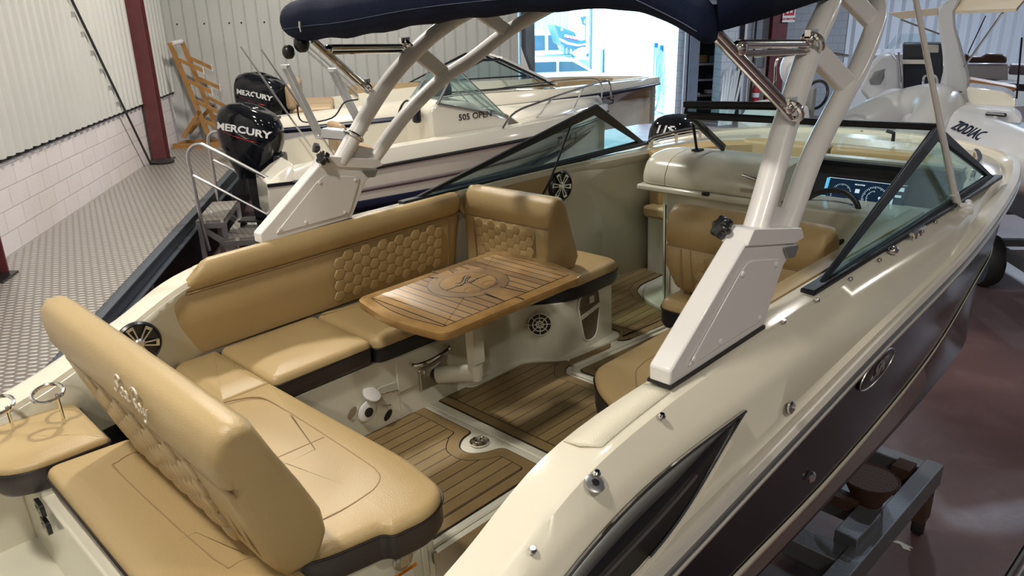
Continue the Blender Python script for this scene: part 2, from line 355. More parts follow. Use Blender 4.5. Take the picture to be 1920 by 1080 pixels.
# yard walls
st('wall_yard', slab(8.42, 8.62, YD + .5, 31.5, 0, 4.6), M['yardblock'])
st('trim_7', G().tube([(8.36, 31.4, 0), (8.36, 31.4, 4.6)], .06, 8), M['greysteel'])
M['farclad'] = mat('pale green sheet', (.42, .58, .58), .5)
st('wall_yard_far', corr(56, 2, 13.5, 0, 4.6, .5, .1, 0), M['farclad'], ang=20)
# raised diamond plate platform
def platemat():
    m = mat('diamond plate', (.40, .39, .37), .36, metal=.55); nt = m.node_tree; b = nt.nodes['Principled BSDF']
    tc = node(nt, 'ShaderNodeTexCoord'); 
    def vor(rot, off):
        mp = node(nt, 'ShaderNodeMapping'); nt.links.new(tc.outputs['Object'], mp.inputs[0]); mp.inputs['Rotation'].default_value = (0, 0, rot); mp.inputs['Location'].default_value = off
        mp.inputs['Scale'].default_value = (11, 22, 0); v = node(nt, 'ShaderNodeTexVoronoi'); v.inputs['Randomness'].default_value = 0; v.inputs['Scale'].default_value = 1; nt.links.new(mp.outputs[0], v.inputs['Vector'])
        return v.outputs['Distance']
    v = vor(radians(35), (0, 0, 0))
    r = node(nt, 'ShaderNodeValToRGB'); r.color_ramp.elements[0].position = .22; r.color_ramp.elements[0].color = (1, 1, 1, 1); r.color_ramp.elements[1].position = .38; r.color_ramp.elements[1].color = (0, 0, 0, 1)
    nt.links.new(v, r.inputs[0])
    bp = node(nt, 'ShaderNodeBump'); bp.inputs['Strength'].default_value = .9; bp.inputs['Distance'].default_value = .006; nt.links.new(r.outputs[0], bp.inputs['Height']); nt.links.new(bp.outputs[0], b.inputs['Normal'])
    mx = node(nt, 'ShaderNodeMix', data_type='RGBA'); nt.links.new(r.outputs[0], mx.inputs[0]); mx.inputs[6].default_value = (.30, .275, .25, 1); mx.inputs[7].default_value = (.72, .70, .66, 1); nt.links.new(mx.outputs[2], b.inputs['Base Color'])
    return m
M['plate'] = platemat()
M['beam'] = mat('galvanised channel', (.13, .15, .18), .45, metal=.6, bump=.1)
t = T('loading_platform', 'raised diamond plate platform with grey steel edge along the left wall', 'platform', (-2.9, 8, 0), FW)
t.part('deck_plate', slab(-3.59, -2.27, 0.2, 14.58, .975, 1.0), M['plate'])
g = slab(-2.3, -2.25, .2, 14.58, .80, .992); g.box((-2.22, 7.39, .985), (.06, 14.36, .012)); g.box((-2.22, 7.39, .81), (.06, 14.36, .012)); t.part('edge_beam', g, M['beam'])
for k in range(7): t.part('leg', G().box((-2.4, 1 + k * 2.2, .4), (.1, .1, .8)), M['beam'])
# ---------------------------------------------------------------- the main boat (frame FB: sole at z=0)
Y1 = [-.45, .35, .8, 1.16, 1.75, 2.5, 3.4]
LN = {
 'R': ([1.17, 1.20, 1.22, 1.225, 1.225, 1.225, 1.215, 1.165, 1.09, .97, .72, .38, 0], [.40, .44, .465, .485, .55, .635, .705, .76, .79, .80, .81, .815, .82], Y1 + [4.1, 4.6, 4.95, 5.18, 5.30, 5.33]),
 'D': ([1.10, 1.13, 1.155, 1.17, 1.19, 1.185, 1.17, 1.10, 1.03, .91, .67, .35, 0], [.43, .52, .655, .755, .778, .785, .80, .81, .81, .815, .82, .825, .83], Y1 + [4.08, 4.57, 4.90, 5.11, 5.22, 5.25]),
 'T': ([1.08, 1.10, 1.11, 1.115, 1.11, 1.11, 1.09, 1.03, .96, .83, .60, .32, 0], [.45, .54, .68, .82, .862, .862, .85, .835, .83, .83, .835, .84, .84], Y1 + [4.06, 4.52, 4.82, 5.0, 5.10, 5.13]),
 'I': ([1.0, 1.0, 1.0, 1.0, 1.03, 1.03, 1.02, .98, .90, .76, .53, .28, 0], [.44, .52, .672, .813, .866, .868, .852, .83, .825, .82, .82, .82, .82], Y1 + [4.03, 4.47, 4.74, 4.90, 4.97, 5.0]),
 'J': ([.93, .93, .96, 1.11, 1.125, 1.125, 1.10, 1.0, .88, .72, .5, .26, 0], [.30, .30, .33, .05, 0, 0, 0, 0, 0, 0, 0, 0, 0], Y1 + [4.03, 4.45, 4.7, 4.85, 4.92, 4.95]),
 'S1': ([1.12, 1.135, 1.145, 1.15, 1.15, 1.15, 1.135, 1.095, 1.035, .85, .60, .31, 0], [.11, .115, .12, .12, .135, .155, 0.235, 0.365, 0.425, .44, .50, .55, .58], Y1 + [4.1, 4.58, 4.96, 5.14, 5.22, 5.25]),
 'S0': ([1.115, 1.13, 1.14, 1.143, 1.143, 1.14, 1.12, 1.08, 1.02, .84, .58, .30, 0], [.055, .06, .065, .065, .08, .10, 0.18, 0.31, 0.37, .385, .45, .50, .53], Y1 + [4.1, 4.57, 4.95, 5.13, 5.21, 5.24]),
 'C': ([1.08, 1.09, 1.10, 1.10, 1.10, 1.10, 1.09, 1.06, 1.0, .78, .54, .27, 0], [-.03, -.03, -.03, -.03, -.02, 0, 0.11, 0.24, 0.3, .30, .37, .43, .46], Y1 + [4.1, 4.55, 4.93, 5.11, 5.19, 5.22]),
 'K': ([0.02] * 12 + [0], [-.42, -.42, -.42, -.42, -.42, -.42, -.40, -.34, -.28, -.16, .0, .2, .42], Y1 + [4.1, 4.55, 4.93, 5.10, 5.18, 5.21]),
}
NS = 8
def line(k, dx=0, dz=0):
    x, z, y = LN[k]; P = smooth([V(a, b, c) for a, b, c in zip(x, y, z)], NS)
    out = []
    for p in P:
        out.append(V(max(0, p.x + dx), p.y, p.z + dz))
    return out
LC = {k: line(k) for k in LN}
def at(k, y, s=1, dx=0, dz=0):
    L = LC[k]
    for a, b in zip(L, L[1:]):
        if a.y <= y <= b.y:
            t = (y - a.y) / max(1e-6, b.y - a.y); p = a.lerp(b, t); return V(s * (p.x + dx), y, p.z + dz)
    return V(s * L[-1].x, y, L[-1].z)
def mir(p, s): return V(p.x * s, p.y, p.z)
def skin(lines, s):
    """surface through longitudinal lines (lists of same length), side s"""
    g = G(); n = len(lines[0]); g.loft([[mir(p, s) for p in L] for L in lines], closed=False); return g
def both(lines):
    g = G()
    for s in (1, -1): q = skin(lines, s); g.add(q.v, q.f)
    return g
def off(L, dx, dz): return [V(max(0, p.x + dx * min(1, p.x * 6)), p.y, p.z + dz) for p in L]
M['greybez'] = mat('grey satin trim', (.30, .31, .30), .3, metal=.5)
M['blackdash'] = mat('dash vinyl', (.010, .011, .014), .45, bump=.2, bscale=300)
f0 = lambda x, y, t: V(x, y, t)
boat = T('motor_boat', 'large white and black motor boat with tan seats in the foreground, on a steel cradle', 'boat', (0, 2, -.42), FB)
Rl = off(LC['R'], -.012, -.035); Rt = off(LC['R'], -.006, .035)
Cb = [V(max(0, p.x - .01), p.y, min(p.z - .03, -.09 + max(0, p.y - 4.7) * .9)) for p in LC['C']]
g = both([LC['K'], Cb, LC['C'], LC['S0'], LC['S1'], Rl])
tr = [LC[k][0] for k in ('K', 'C', 'S0', 'S1')] + [Rl[0]]; tr = tr + [mir(p, -1) for p in reversed(tr)]; g.add(tr, [tuple(range(len(tr)))])
boat.part('hull', g, M['hullblack'], ang=22)
g = both([off(LC['S0'], .004, 0), off(LC['S1'], .004, 0)]); boat.part('boot_stripe', g, M['stripe'], solid=.004)
# rub rail: rounded section swept along the sheer
g = G()
for s in (1, -1):
    rings = []
    for p in LC['R']:
        k = min(1, p.x * 5 + .2); rings.append([V(s * max(0, p.x + dx * k), p.y, p.z + dz) for dx, dz in ((-.02, -.045), (.012, -.04), (.020, -.02), (.012, -.008), (.012, .008), (.020, .02), (.012, .038), (-.02, .045))])
    g.loft(rings, True, True, True)
boat.part('rub_rail', g, M['rub'])
g = G()
for s in (1, -1): g.tube([V(s * (p.x + .016), p.y, p.z) for p in LC['R'][:-2]], .008, 6)
boat.part('rub_strip', g, M['steel'])
# side deck: rail top -> swage -> crease -> top -> inner edge
mid1 = [a.lerp(b, .3) + V(.004, 0, 0) for a, b in zip(Rt, LC['D'])]; mid2 = [a.lerp(b, .34) + V(.024, 0, 0) * min(1, a.x * 4) for a, b in zip(Rt, LC['D'])]
D1 = off(LC['D'], .006, -.018); D2 = off(LC['D'], -.012, .012)
Lb = [a.lerp(b, .06) for a, b in zip(LC['T'], LC['I'])]
deckl = [Rt, [a.lerp(b, .18) + V(.012, 0, 0) for a, b in zip(Rt, LC['D'])], [a.lerp(b, .30) + V(.0, 0, 0) for a, b in zip(Rt, LC['D'])], D1, D2, off(LC['T'], .012, -.006), Lb, LC['I'], off(LC['I'], -.006, -.02)]
g = both(deckl); boat.part('side_deck', g, M['gel'], ang=28)
g = both([off(LC['I'], -.006, -.02), [a.lerp(b, .10) + V(.045, 0, 0) * max(0, min(1, (a.y - .95) / .25)) for a, b in zip(LC['I'], LC['J'])], LC['J']])
boat.part('cockpit_liner', g, M['liner'], ang=28, solid=.006)
# step pads on the coamings
for s in (1, -1):
    g = G(); rings = []
    for i in range(13):
        y = 1.17 + .30 * i / 12 if s > 0 else 1.17 + .16 * i / 12
        a = at('I', y, s, .006, .0025); b = at('T', y, s, -.012 if i else -.06, .0025); rings.append([a, a.lerp(b, .5), b])
    g.loft(rings, False); boat.part('step_pad', g, M['grip'], solid=.004)
# cockpit sole and teak mats
g = G().prism([(-1.06, -.25), (1.06, -.25), (1.06, 3.4), (1.0, 4.0), (.93, 4.45), (-1.07, 4.45), (-1.07, 4.0), (-1.07, 3.4)], f0, -.04, 0); boat.part('sole', g, M['liner'])
def matpanel(name, poly, r=.04, brd=.05, z=0, wood=True):
    P = rpoly(poly, r, 4); r2 = [max(.006, q * .8) for q in r] if isinstance(r, list) else max(.006, r * .6); I_ = rpoly(inset(poly, brd), r2, 4); J_ = rpoly(inset(poly, brd + .004), r2, 4)
    f = lambda x, y, t: V(x, y, t)
    p = boat.part(name, G().prism(P, f, z + .0, z + .007), M['solewood'])
    boat.part('mat_edge', G().prism(inset(P, -.006), f, z + .0005, z + .004), M['line'], parent=p)
    boat.part('mat_seam', G().prism(I_, f, z + .003, z + .0076), M['line'], parent=p)
    boat.part('mat_boards', G().prism(J_, f, z + .003, z + .0082), M['sole'], parent=p)
# forward cockpit mat with the port edge along the bench base
matpanel('deck_mat', [(-.66, 2.03), (.75, 2.03), (.75, 2.62), (-.31, 2.62), (-.36, 2.68), (-.36, 2.74), (-.44, 2.74), (-.57, 2.60)], .03)
hp = [(-.64, 1.12), (-.735, 1.9), (-.70, 1.935)]
matpanel('deck_mat', [(-.585, 1.05), (.18, 1.05), (.18, 1.36), (.18, 1.93), (-.06, 1.93), (-.08, 1.86), (-.13, 1.80), (-.20, 1.80), (-.25, 1.86), (-.26, 1.93), (-.66, 1.93), (-.66, 1.3)], [.03, .03, .01, .03, .03, .05, .06, .06, .05, .02, .05, .03], .052)
boat.part('deck_mat', G().prism(rpoly([(-.83, 1.2), (-.77, 1.2), (-.725, 1.945), (-.785, 1.945)], .01), f0, 0, .006), M['solewood'])
boat.part('deck_mat', G().prism(rpoly([(.26, .9), (.9, .9), (.9, 1.93), (.26, 1.93)], .03), f0, 0, .006), M['solewood'])
matpanel('deck_mat', [(-1.03, 3.22), (-.40, 3.22), (-.40, 3.12), (-.34, 3.12), (-.30, 3.2), (-.27, 3.62), (-.45, 3.66), (-.62, 3.70), (-.74, 3.80), (-.78, 3.9), (-.78, 4.38), (-1.03, 4.38)], .04, .045)
matpanel('deck_mat', [(-.28, 2.70), (-.02, 2.70), (.06, 2.80), (.6, 2.80), (.6, 3.55), (-.20, 3.55)], .03, .05)
boat.part('deck_mat', G().prism(rpoly([(-.40, 2.76), (-.34, 2.70), (-.33, 3.02), (-.39, 3.09)], .015), f0, 0, .007), M['solewood'])
for p in ([(-.70, 1.2), (-.755, 1.97), (.2, 1.985)], [(.215, 1.0), (.215, 1.99)], [(.8, 2.66), (-.30, 2.66), (-.335, 2.72), (-.245, 3.6)]): boat.part('hatch_gutter', G().tube([V(a, b, .004) for a, b in p], .013, 6, flat=.6), M['liner'])
def ringpull(x, y):
    p = boat.part('hatch_latch', G().lathe([(.043, .004), (.043, .012), (.034, .016), (.030, .010), (.01, .009)], (x, y, 0)), M['chrome'])
    boat.part('pull_ring', G().torus((x, y, .014), (0, .1, 1), .022, .0035, 20, 6), M['chrome'], parent=p)
ringpull(-.165, 1.895); ringpull(.0, 2.74)
# port bench base with its kick panel
bp_ = [(-.60, 1.1), (-.60, 2.42), (-.575, 2.58), (-.42, 2.72), (-.42, 3.17), (-1.04, 3.17), (-1.04, 1.1)]
g = G().prism(rpoly(bp_, [.005, .1, .1, .06, .04, .01, .01], 5), f0, -.01, .33); boat.part('bench_base', g, M['liner'], bev=.012)
g = G().prism([(-.6, .70), (.44, .72), (.47, 1.15), (-.6, 1.15)], f0, .0, .33); boat.part('aft_base', g, M['liner'], bev=.012)
boat.part('toe_kick', G().prism(rpoly([(-.56, 2.2), (-.56, 2.58), (-.40, 2.74), (-.36, 3.06), (-.36, 3.16), (-.5, 3.2), (-.7, 3.0), (-.7, 2.2)], .05), f0, 0, .016), M['liner'])
# ledge, recess with table bracket, cup recess, vent, pocket
def disc(c, ax, r, t, n=28): return G().lathe([(r, 0), (r, t), (r * .9, t * 1.3), (.001, t * 1.3)], c, ax, n)
boat.part('panel_recess', G().box((-.598, 1.97, .225), (.008, .34, .17)), M['liner'], bev=.004)
g = G(); g.tube([(-.592, 1.875, .265), (-.555, 1.885, .262), (-.545, 1.97, .262), (-.555, 2.08, .275), (-.592, 2.09, .28)], .010, 8, 4); boat.part('grab_handle', g, M['chrome'])
boat.part('wash_niche', G().prism(rpoly([(1.66, .02), (1.80, .02), (1.80, .20), (1.69, .21)], .02), lambda y, z, t: V(t, y, z), -.602, -.597), M['liner'])
boat.part('niche_hole', G().lathe([(.03, 0), (.03, .003), (.001, .003)], (-.594, 1.725, .06), (1, 0, 0), 24, (1, .5)), M['line'])
g = G(); g.tube([(-.59, 1.69, .17), (-.57, 1.70, .185), (-.56, 1.74, .185), (-.57, 1.78, .17), (-.585, 1.785, .14)], .005, 8, 3); g.tube([(-.59, 1.70, .12), (-.565, 1.73, .12)], .005); boat.part('bracket_ring', g, M['chrome'])
wsh = boat.part('transom_shower', G().lathe([(.05, 0), (.05, .012), (.035, .018), (.001, .018)], (-.594, 1.615, .13), (1, 0, 0), 28, (1, .8)), M['white'])
boat.part('shower_lid', G().lathe([(.04, 0), (.042, .008), (.03, .014), (.001, .014)], (-.575, 1.64, .205), (.6, .2, 1), 28), M['white'], parent=wsh)
boat.part('shower_nozzle', disc((-.574, 1.615, .13), (1, 0, 0), .022, .004), M['black'], parent=wsh)
boat.part('light_switch', G().lathe([(.03, 0), (.03, .003), (.001, .003)], (-.597, 1.545, .15), (1, 0, 0), 20, (1, .55)), M['steel'])
def vent(c, ax, r):
    p = boat.part('speaker_vent', disc(c, ax, r, .004), M['black']); g = G(); ax = Vector(ax).normalized(); x = Vector((0, 0, 1)); y = ax.cross(x); c = Vector(c) + ax * .006
    for k in range(8):
        a = 2 * pi * k / 8; d = x * cos(a) + y * sin(a); g.bar(c + d * r * .08, c + d * r, .004, .003, up=ax)
    for q in (.3, .62, 1.0): g.torus(c, ax, r * q, .003, 32, 6)
    for k in range(4): a = pi / 2 * k; d = x * cos(a) + y * sin(a); g.ball(c + d * r * 1.2, .005, 8, 5)
    boat.part('vent_grille', g, M['liner'], parent=p)
vent((-.478, 2.628, .235), (.72, -.69, 0), .06)
pk = boat.part('magazine_pocket', G().prism(rpoly([(-.095, .12), (.075, .14), (.09, .04), (.05, -.15), (-.05, -.15)], [.05, .05, .03, .05, .05]), lambda y, z, t: V(t, 2.95 + y, z + .20), -.422, -.414), mat('brown pocket lining', (.13, .095, .06), .45))
boat.part('pocket_rim', G().tube([V(-.412, 2.95 + y, z + .20) for y, z in rpoly([(-.095, .12), (.075, .14), (.09, .04), (.05, -.15), (-.05, -.15)], [.05, .05, .03, .05, .05]) + [(-.095, .08)]], .005, 6), M['liner'], parent=pk)
boat.part('pocket_band', G().bar((-.41, 2.87, .20), (-.41, 3.03, .235), .006, .022), M['liner'], parent=pk)
boat.part('pocket_latch', G().box((-.408, 2.96, .285), (.008, .04, .04)), M['steel'], parent=pk); boat.part('pocket_snap', disc((-.412, 2.95, .16), (1, 0, 0), .008, .004), M['chrome'], parent=pk)
# port bulkhead at the bow passage and the port inner wall
g = G().prism(rpoly([(-1.12, 4.36), (-1.02, 4.36), (-.98, 4.44), (-1.10, 4.5)], .01), f0, 0, .83); boat.part('bulkhead', g, M['liner'], bev=.01)
g = G()
pl = [(-1.07, 2.70, 0), (-1.055, 3.4, 0), (-1.03, 4.4, -.03)]
g.loft([[V(x + q, y, -.0), V(x + .0, y, .4), V(x - .015, y, .7), V(x + .02, y, .83)] for x, y, q in pl], False); boat.part('inner_panel', g, M['liner'], solid=.01)
boat.part('courtesy_light', G().lathe([(.024, 0), (.024, .006), (.018, .010), (.001, .010)], (-1.04, 4.10, .30), (1, 0, 0)), M['steel'])
boat.part('snap_stud', G().box((-1.02, 4.27, .50), (.012, .012, .035)), M['black'])
# speakers
def speaker(c, ax, r, rim):
    ax = Vector(ax).normalized(); c = Vector(c); x = (Vector((0, 0, 1)) - ax * ax.z).normalized(); y = ax.cross(x)
    p = boat.part('speaker', G().lathe([(r * 1.02, 0), (r * 1.02, .012), (r * .93, .02), (r * .86, .010), (.001, .004)], c, ax, 40), M['black'])
    g = G(); g.lathe([(r * .26, .006), (r * .26, .022), (r * .18, .028), (.001, .029)], c, ax, 28)
    for k in range(6):
        a = 2 * pi * (k + .3) / 6
        for e in (-.16, .16):
            d0 = x * cos(a + e * 1.6) + y * sin(a + e * 1.6); d1 = x * cos(a + e) + y * sin(a + e); g.bar(c + d0 * r * .24 + ax * .02, c + d1 * r * .86 + ax * .018, r * .07, .006, up=ax)
        d = x * cos(a) + y * sin(a); t_ = ax.cross(d); g.bar(c + d * r * .80 - t_ * r * .15 + ax * .018, c + d * r * .80 + t_ * r * .15 + ax * .018, r * .14, .006, up=ax)
    boat.part('speaker_grille', g, M['steel'], parent=p)
    if rim: boat.part('speaker_gasket', G().torus(c + ax * .006, ax, r * 1.04, .006, 40, 6), M[rim], parent=p)
def facen(y):   # inner aft coaming face, port side
    a = at('I', y, -1); b = at('J', y, -1); return a, b
a, b = facen(.87); nx = ((b - a).cross(V(0, 1, 0))); nx = nx if nx.x > 0 else -nx
speaker(a.lerp(b, .20) + nx.normalized() * .01, nx, .088, None)
boat.part('speaker_pod', G().prism(rpoly([(2.72, .60), (3.40, .62), (3.51, .68), (3.51, .77), (3.42, .83), (2.6, .82)], .05), lambda y, z, t: V(t, y, z), -1.06, -1.025), M['tan'], bev=.012)
speaker((-1.022, 3.415, .738), (1, -.1, .05), .088, 'black')
# side vents with chrome trims (both sides)
def sp(y, t, s, o=0):
    a = at('R', y, s, -.006, .035); b = at('D', y, s, .006, -.018); p = a.lerp(b, t); return V(p.x + s * (.014 + o), p.y, p.z)
for s in (1, -1):
    top = [(.20, .80), (.45, .74), (.70, .70), (.85, .75), (1.0, .84), (1.2, .93), (1.4, .985), (1.655, 1.0)]
    bot = [(.20, .10), (.45, .10), (.70, .12), (.85, .15), (1.0, .18), (1.2, .22), (1.33, .32), (1.45, .52), (1.655, 1.0)]
    Tp = smooth([V(a, b, 0) for a, b in top], 4); Bt = smooth([V(a, b, 0) for a, b in bot], 4)
    def fnd(L, y):
        for a, b in zip(L, L[1:]):
            if a.x <= y <= b.x: return a.y + (b.y - a.y) * (y - a.x) / max(1e-6, b.x - a.x)
        return L[-1].y
    ys = [.2 + 1.455 * i / 36 for i in range(37)]
    g = G().loft([[sp(y, fnd(Bt, y) + (fnd(Tp, y) - fnd(Bt, y)) * q, s, -.004) for q in (0, .5, 1)] for y in ys], False); v_ = boat.part('engine_vent', g, M['black'], solid=.006, label='black engine air vent with chrome trim')
    g = G().tube([sp(y, fnd(Tp, y), s, .002) for y in ys], .006, 6, flat=1); g.tube([sp(y, fnd(Bt, y), s, .0) for y in ys if y > 1.2], .006, 6); boat.part('vent_trim', g, M['chrome'], parent=v_)
    g = G().loft([[sp(y, fnd(Tp, y) - .0, s, .004), sp(y, fnd(Tp, y) - .22 * min(1, (1.66 - y) * 3), s, -.002)] for y in ys], False); boat.part('vent_bezel', g, M['greybez'] if 'greybez' in M else M['steel'], parent=v_, solid=.004)
    g = G().tube([sp(y, fnd(Bt, y) * .55 + fnd(Tp, y) * .45, s, .004) for y in ys[8:-6]], .010, 6, flat=.6); boat.part('vent_blade', g, M['chrome'], parent=v_)
    g = G().tube([sp(y, fnd(Bt, y) - .05, s, .0) for y in ys[2:-2]], .010, 8, flat=.8); boat.part('vent_lip', g, M['gel'], parent=v_)
# screws and snaps along the starboard side deck
def stud(p, r=.008, m='chrome', ax=(0.2, 0, 1), nm='deck_snap'): return boat.part(nm, G().lathe([(r, 0), (r * 1.0, .004), (r * .6, .009), (.001, .009)], p, ax, 12), M[m])
for y in (2.02, 2.24, 2.49, 2.74, 3.19, 3.36, 3.62, 3.9, 4.0, 4.27): stud(at('T', y, 1, .012 if y < 3 else .01, .0))
for y, z in ((1.13, .86), (.92, .767), (1.38, .86)):
    stud(at('T', y, 1, .025, -.008), .010)
fc = boat.part('deck_fill_cap', G().lathe([(.024, 0), (.024, .005), (.018, .007), (.001, .007)], at('T', 1.115, 1, .030, -.022), (.55, 0, 1)), M['steel']); boat.part('cap_slot', G().lathe([(.009, .007), (.009, .009), (.001, .009)], at('T', 1.115, 1, .030, -.022), (.55, 0, 1)), M['black'], parent=fc)
boat.part('drain_fitting', G().lathe([(.02, 0), (.02, .006), (.012, .01), (.008, .002), (.001, .002)], V(*sp(1.89, .45, 1, .0)), (1, 0, .1)), M['chrome'])
boat.part('hull_fitting', G().lathe([(.02, 0), (.02, .006), (.012, .012), (.001, .012)], (1.178, 2.18, .27), (1, 0, -.1)), M['chrome'])
g = G().ball(at('T', 2.865, 1, .014, .008), .02, 12, 8, (1, 1.3, .8)); boat.part('side_light', g, M['chrome'])
cl = at('T', 3.09, 1, .02, .004); g = G(); g.tube([cl + V(0, -.02, 0), cl + V(0, -.02, .02)], .009); g.tube([cl + V(0, .03, 0), cl + V(0, .03, .02)], .009); g.tube([cl + V(0, -.055, .024), cl + V(0, 0, .028), cl + V(0, .075, .024)], .010, 8, 4, flat=.8); boat.part('cleat', g, M['chrome'])
# oval emblem on the hull side
def hs(y, z, o=0):
    a = at('S1', y, 1); b = at('R', y, 1, -.012, -.035); t = (z - a.z) / (b.z - a.z); return V(a.x + (b.x - a.x) * t + o, y, z)
def oval(a, b, o, n=32): return [hs(2.59 + a * cos(2 * pi * k / n), .515 + b * sin(2 * pi * k / n), o) for k in range(n)]
em = boat.part('hull_emblem', G().loft([oval(.155, .062, .001), oval(.155, .062, .006), oval(.145, .056, .008)]), M['black'], label='oval emblem with a chrome rim')
boat.part('emblem_rim', G().tube(oval(.152, .06, .008) + [oval(.152, .06, .008)[0]], .003, 6), M['steel'], parent=em)
boat.part('lettering', textg('SR', .085, lambda x, y, t: hs(2.59 + x, .515 + y, .011 + t), .002, .002, .5, 1.4), M['steel'], parent=em)
# bow interior: seats behind the windshield and hand rails
g = G().prism([(-.9, 4.15), (.9, 4.15), (.72, 4.66), (.5, 4.84), (-.5, 4.84), (-.72, 4.66)], f0, .0, .40); boat.part('bow_base', g, M['liner'])
for x0, x1 in ((-.60, -.01), (.01, .60)):
    g = G().prism(rpoly([(4.74, .46), (4.86, .46), (4.93, .83), (4.82, .83)], .03), lambda y, z, t: V(t, y, z), x0, x1); boat.part('bow_backrest', g, M['tan'], bev=.02)
for s in (1, -1): boat.part('bow_seat_cushion', G().prism(rpoly([(s * .92, 4.1), (s * .40, 4.1), (s * .22, 4.5), (s * .02, 4.6), (s * .02, 4.80), (s * .5, 4.80), (s * .80, 4.5)][::s], .04), f0, .40, .48), M['tan'], bev=.02)
boat.part('bow_cleat', G().tube([(.30, 5.05, .85), (.30, 5.05, .90), (.26, 5.03, .915)], .012), M['black'])
for s in (1, -1):
    L = [p for p in LC['I'] if 4.2 < p.y < 4.86]
    g = G().loft([[mir(p + V(-.02, -.01, .0), s), mir(p + V(-.10, -.04, -.02), s), mir(p + V(-.14, -.06, -.2), s), mir(p + V(-.12, -.05, -.4), s), mir(p + V(-.02, 0, -.4), s)] for p in L]); boat.part('bow_cushion', g, M['tan'])
def handrail(P, nm='hand_rail'):
    g = G().tube(P, .013, 10, 4)
    for p in (P[1], P[-2], (Vector(P[1]) + Vector(P[-2])) / 2): g.tube([Vector(p) - V(0, 0, .06), p], .011)
    boat.part(nm, g, M['chrome'])
for s in (1, -1): handrail([at('T', 4.27, s, -.03, .0), at('T', 4.29, s, -.03, .055), at('T', 4.5, s, -.03, .07), at('T', 4.70, s, -.04, .07), at('T', 4.76, s, -.04, .01)])
# aft: rod-holder rings and swim-side moulding
boat.part('aft_deck', G().prism(rpoly([(-1.07, -.4), (1.07, -.4), (1.07, .36), (-1.07, .36)], .02), f0, -.12, -.04), M['gel'], bev=.01)
boat.part('swim_mat', G().prism(rpoly([(-1.0, -.36), (1.0, -.36), (1.0, .30), (-1.0, .30)], .03), f0, -.041, -.03), M['solewood'])
boat.part('stern_corner', G().prism([(-1.13, -.42), (-.98, -.42), (-.98, .36), (-1.15, .36)], f0, -.12, .36), M['gel'], bev=.01)
boat.part('transom_wall', G().prism([(-1.05, .355), (.5, .375), (.5, .42), (-1.05, .42)], f0, -.05, .34), M['gel'], bev=.01)
g = G().prism([(-1.06, .33), (-.62, .36), (-.60, .62), (-1.0, .62)], f0, .28, .365); g.prism([(-.58, .40), (.42, .40), (.42, .72), (-.58, .72)], f0, .28, .365); boat.part('aft_moulding', g, M['gel'], bev=.012)
for x, z in ((-.60, .320), (-.585, .258)):
    h_ = boat.part('hatch_hinge', G().prism(rpoly([(-.038, -.024), (.038, -.024), (.038, .024), (-.038, .024)], .014), lambda a, b, t: V(x + a, t, z + b), .338, .352), M['black'])
    boat.part('hinge_screw', G().lathe([(.006, 0), (.006, .002), (.001, .002)], (x - .026, .337, z - .004), (0, -1, 0), 8).lathe([(.006, 0), (.006, .002), (.001, .002)], (x + .028, .337, z + .006), (0, -1, 0), 8), M['steel'], parent=h_)
for c, r in (((-.84, .50, .60), .05), ((-.93, .36, .58), .05)):
    g = G().torus(c, (.25, -.1, 1), r, .007, 28, 8); g.tube([Vector(c) + V(.03, .02, 0), Vector(c) + V(.03, .02, -.12)], .006); boat.part('ring_holder', g, M['chrome'])
# walk-through side of the aft base: latch, label, hinge
lt = boat.part('door_latch', G().lathe([(.034, 0), (.034, .008), (.026, .012), (.001, .012)], (.462, 1.03, .265), (1, -.05, 0)), M['steel'])
boat.part('latch_pull', G().prism(rpoly([(-.018, -.016), (.018, -.02), (.01, .02), (-.012, .018)], .008), lambda y, z, t: V(t, 1.03 + y, .265 + z), .474, .478), M['steel'], parent=lt)
M['paper'] = mat('white label', (.8, .8, .78), .5); M['orange'] = mat('orange label', (.75, .24, .03), .5)
lb = boat.part('warning_label', G().box((.463, 1.035, .20), (.002, .085, .05)), M['paper'], label='white warning label with orange band'); boat.part('label_band', G().box((.465, 1.035, .218), (.001, .085, .014)), M['orange'], parent=lb)
boat.part('lettering', textg('WARNING', .011, lambda x, y, t: V(.4665, 1.035 + x, .218 + y), .0005), M['line'], parent=lb)
g = G().box((.472, 1.105, .24), (.012, .022, .16)); boat.part('door_post', g, M['liner'], bev=.004)
boat.part('door_hinge', G().box((.482, 1.135, .215), (.01, .014, .04)), M['steel'])
# ---- windshield
def frame_poly(P3, wd, th, ins=None):
    """flat frame of width wd around a 3D polygon"""
    P3 = [Vector(p) for p in P3]; o = P3[0]; ux = (P3[1] - o).normalized(); nn = None
    for q in P3[2:]:
        c = ux.cross(q - o)
        if c.length > 1e-4: nn = c.normalized()
    uy = nn.cross(ux); P2 = [((p - o).dot(ux), (p - o).dot(uy)) for p in P3]; I2 = inset(P2, wd); f = lambda q, t: o + ux * q[0] + uy * q[1] + nn * t
    n = len(P2); vs = [f(q, -th / 2) for q in P2] + [f(q, -th / 2) for q in I2] + [f(q, th / 2) for q in P2] + [f(q, th / 2) for q in I2]; fs = []
    for i in range(n):
        j = (i + 1) % n; fs += [(i, j, n + j, n + i), (2 * n + i, 2 * n + j, 3 * n + j, 3 * n + i), (i, j, 2 * n + j, 2 * n + i), (n + i, n + j, 3 * n + j, 3 * n + i)]
    g = G().add(vs, fs); gl = G().add([f(q, -.002) for q in I2] + [f(q, .002) for q in I2], [tuple(range(n)), tuple(range(n, 2 * n))[::-1]]); return g, gl
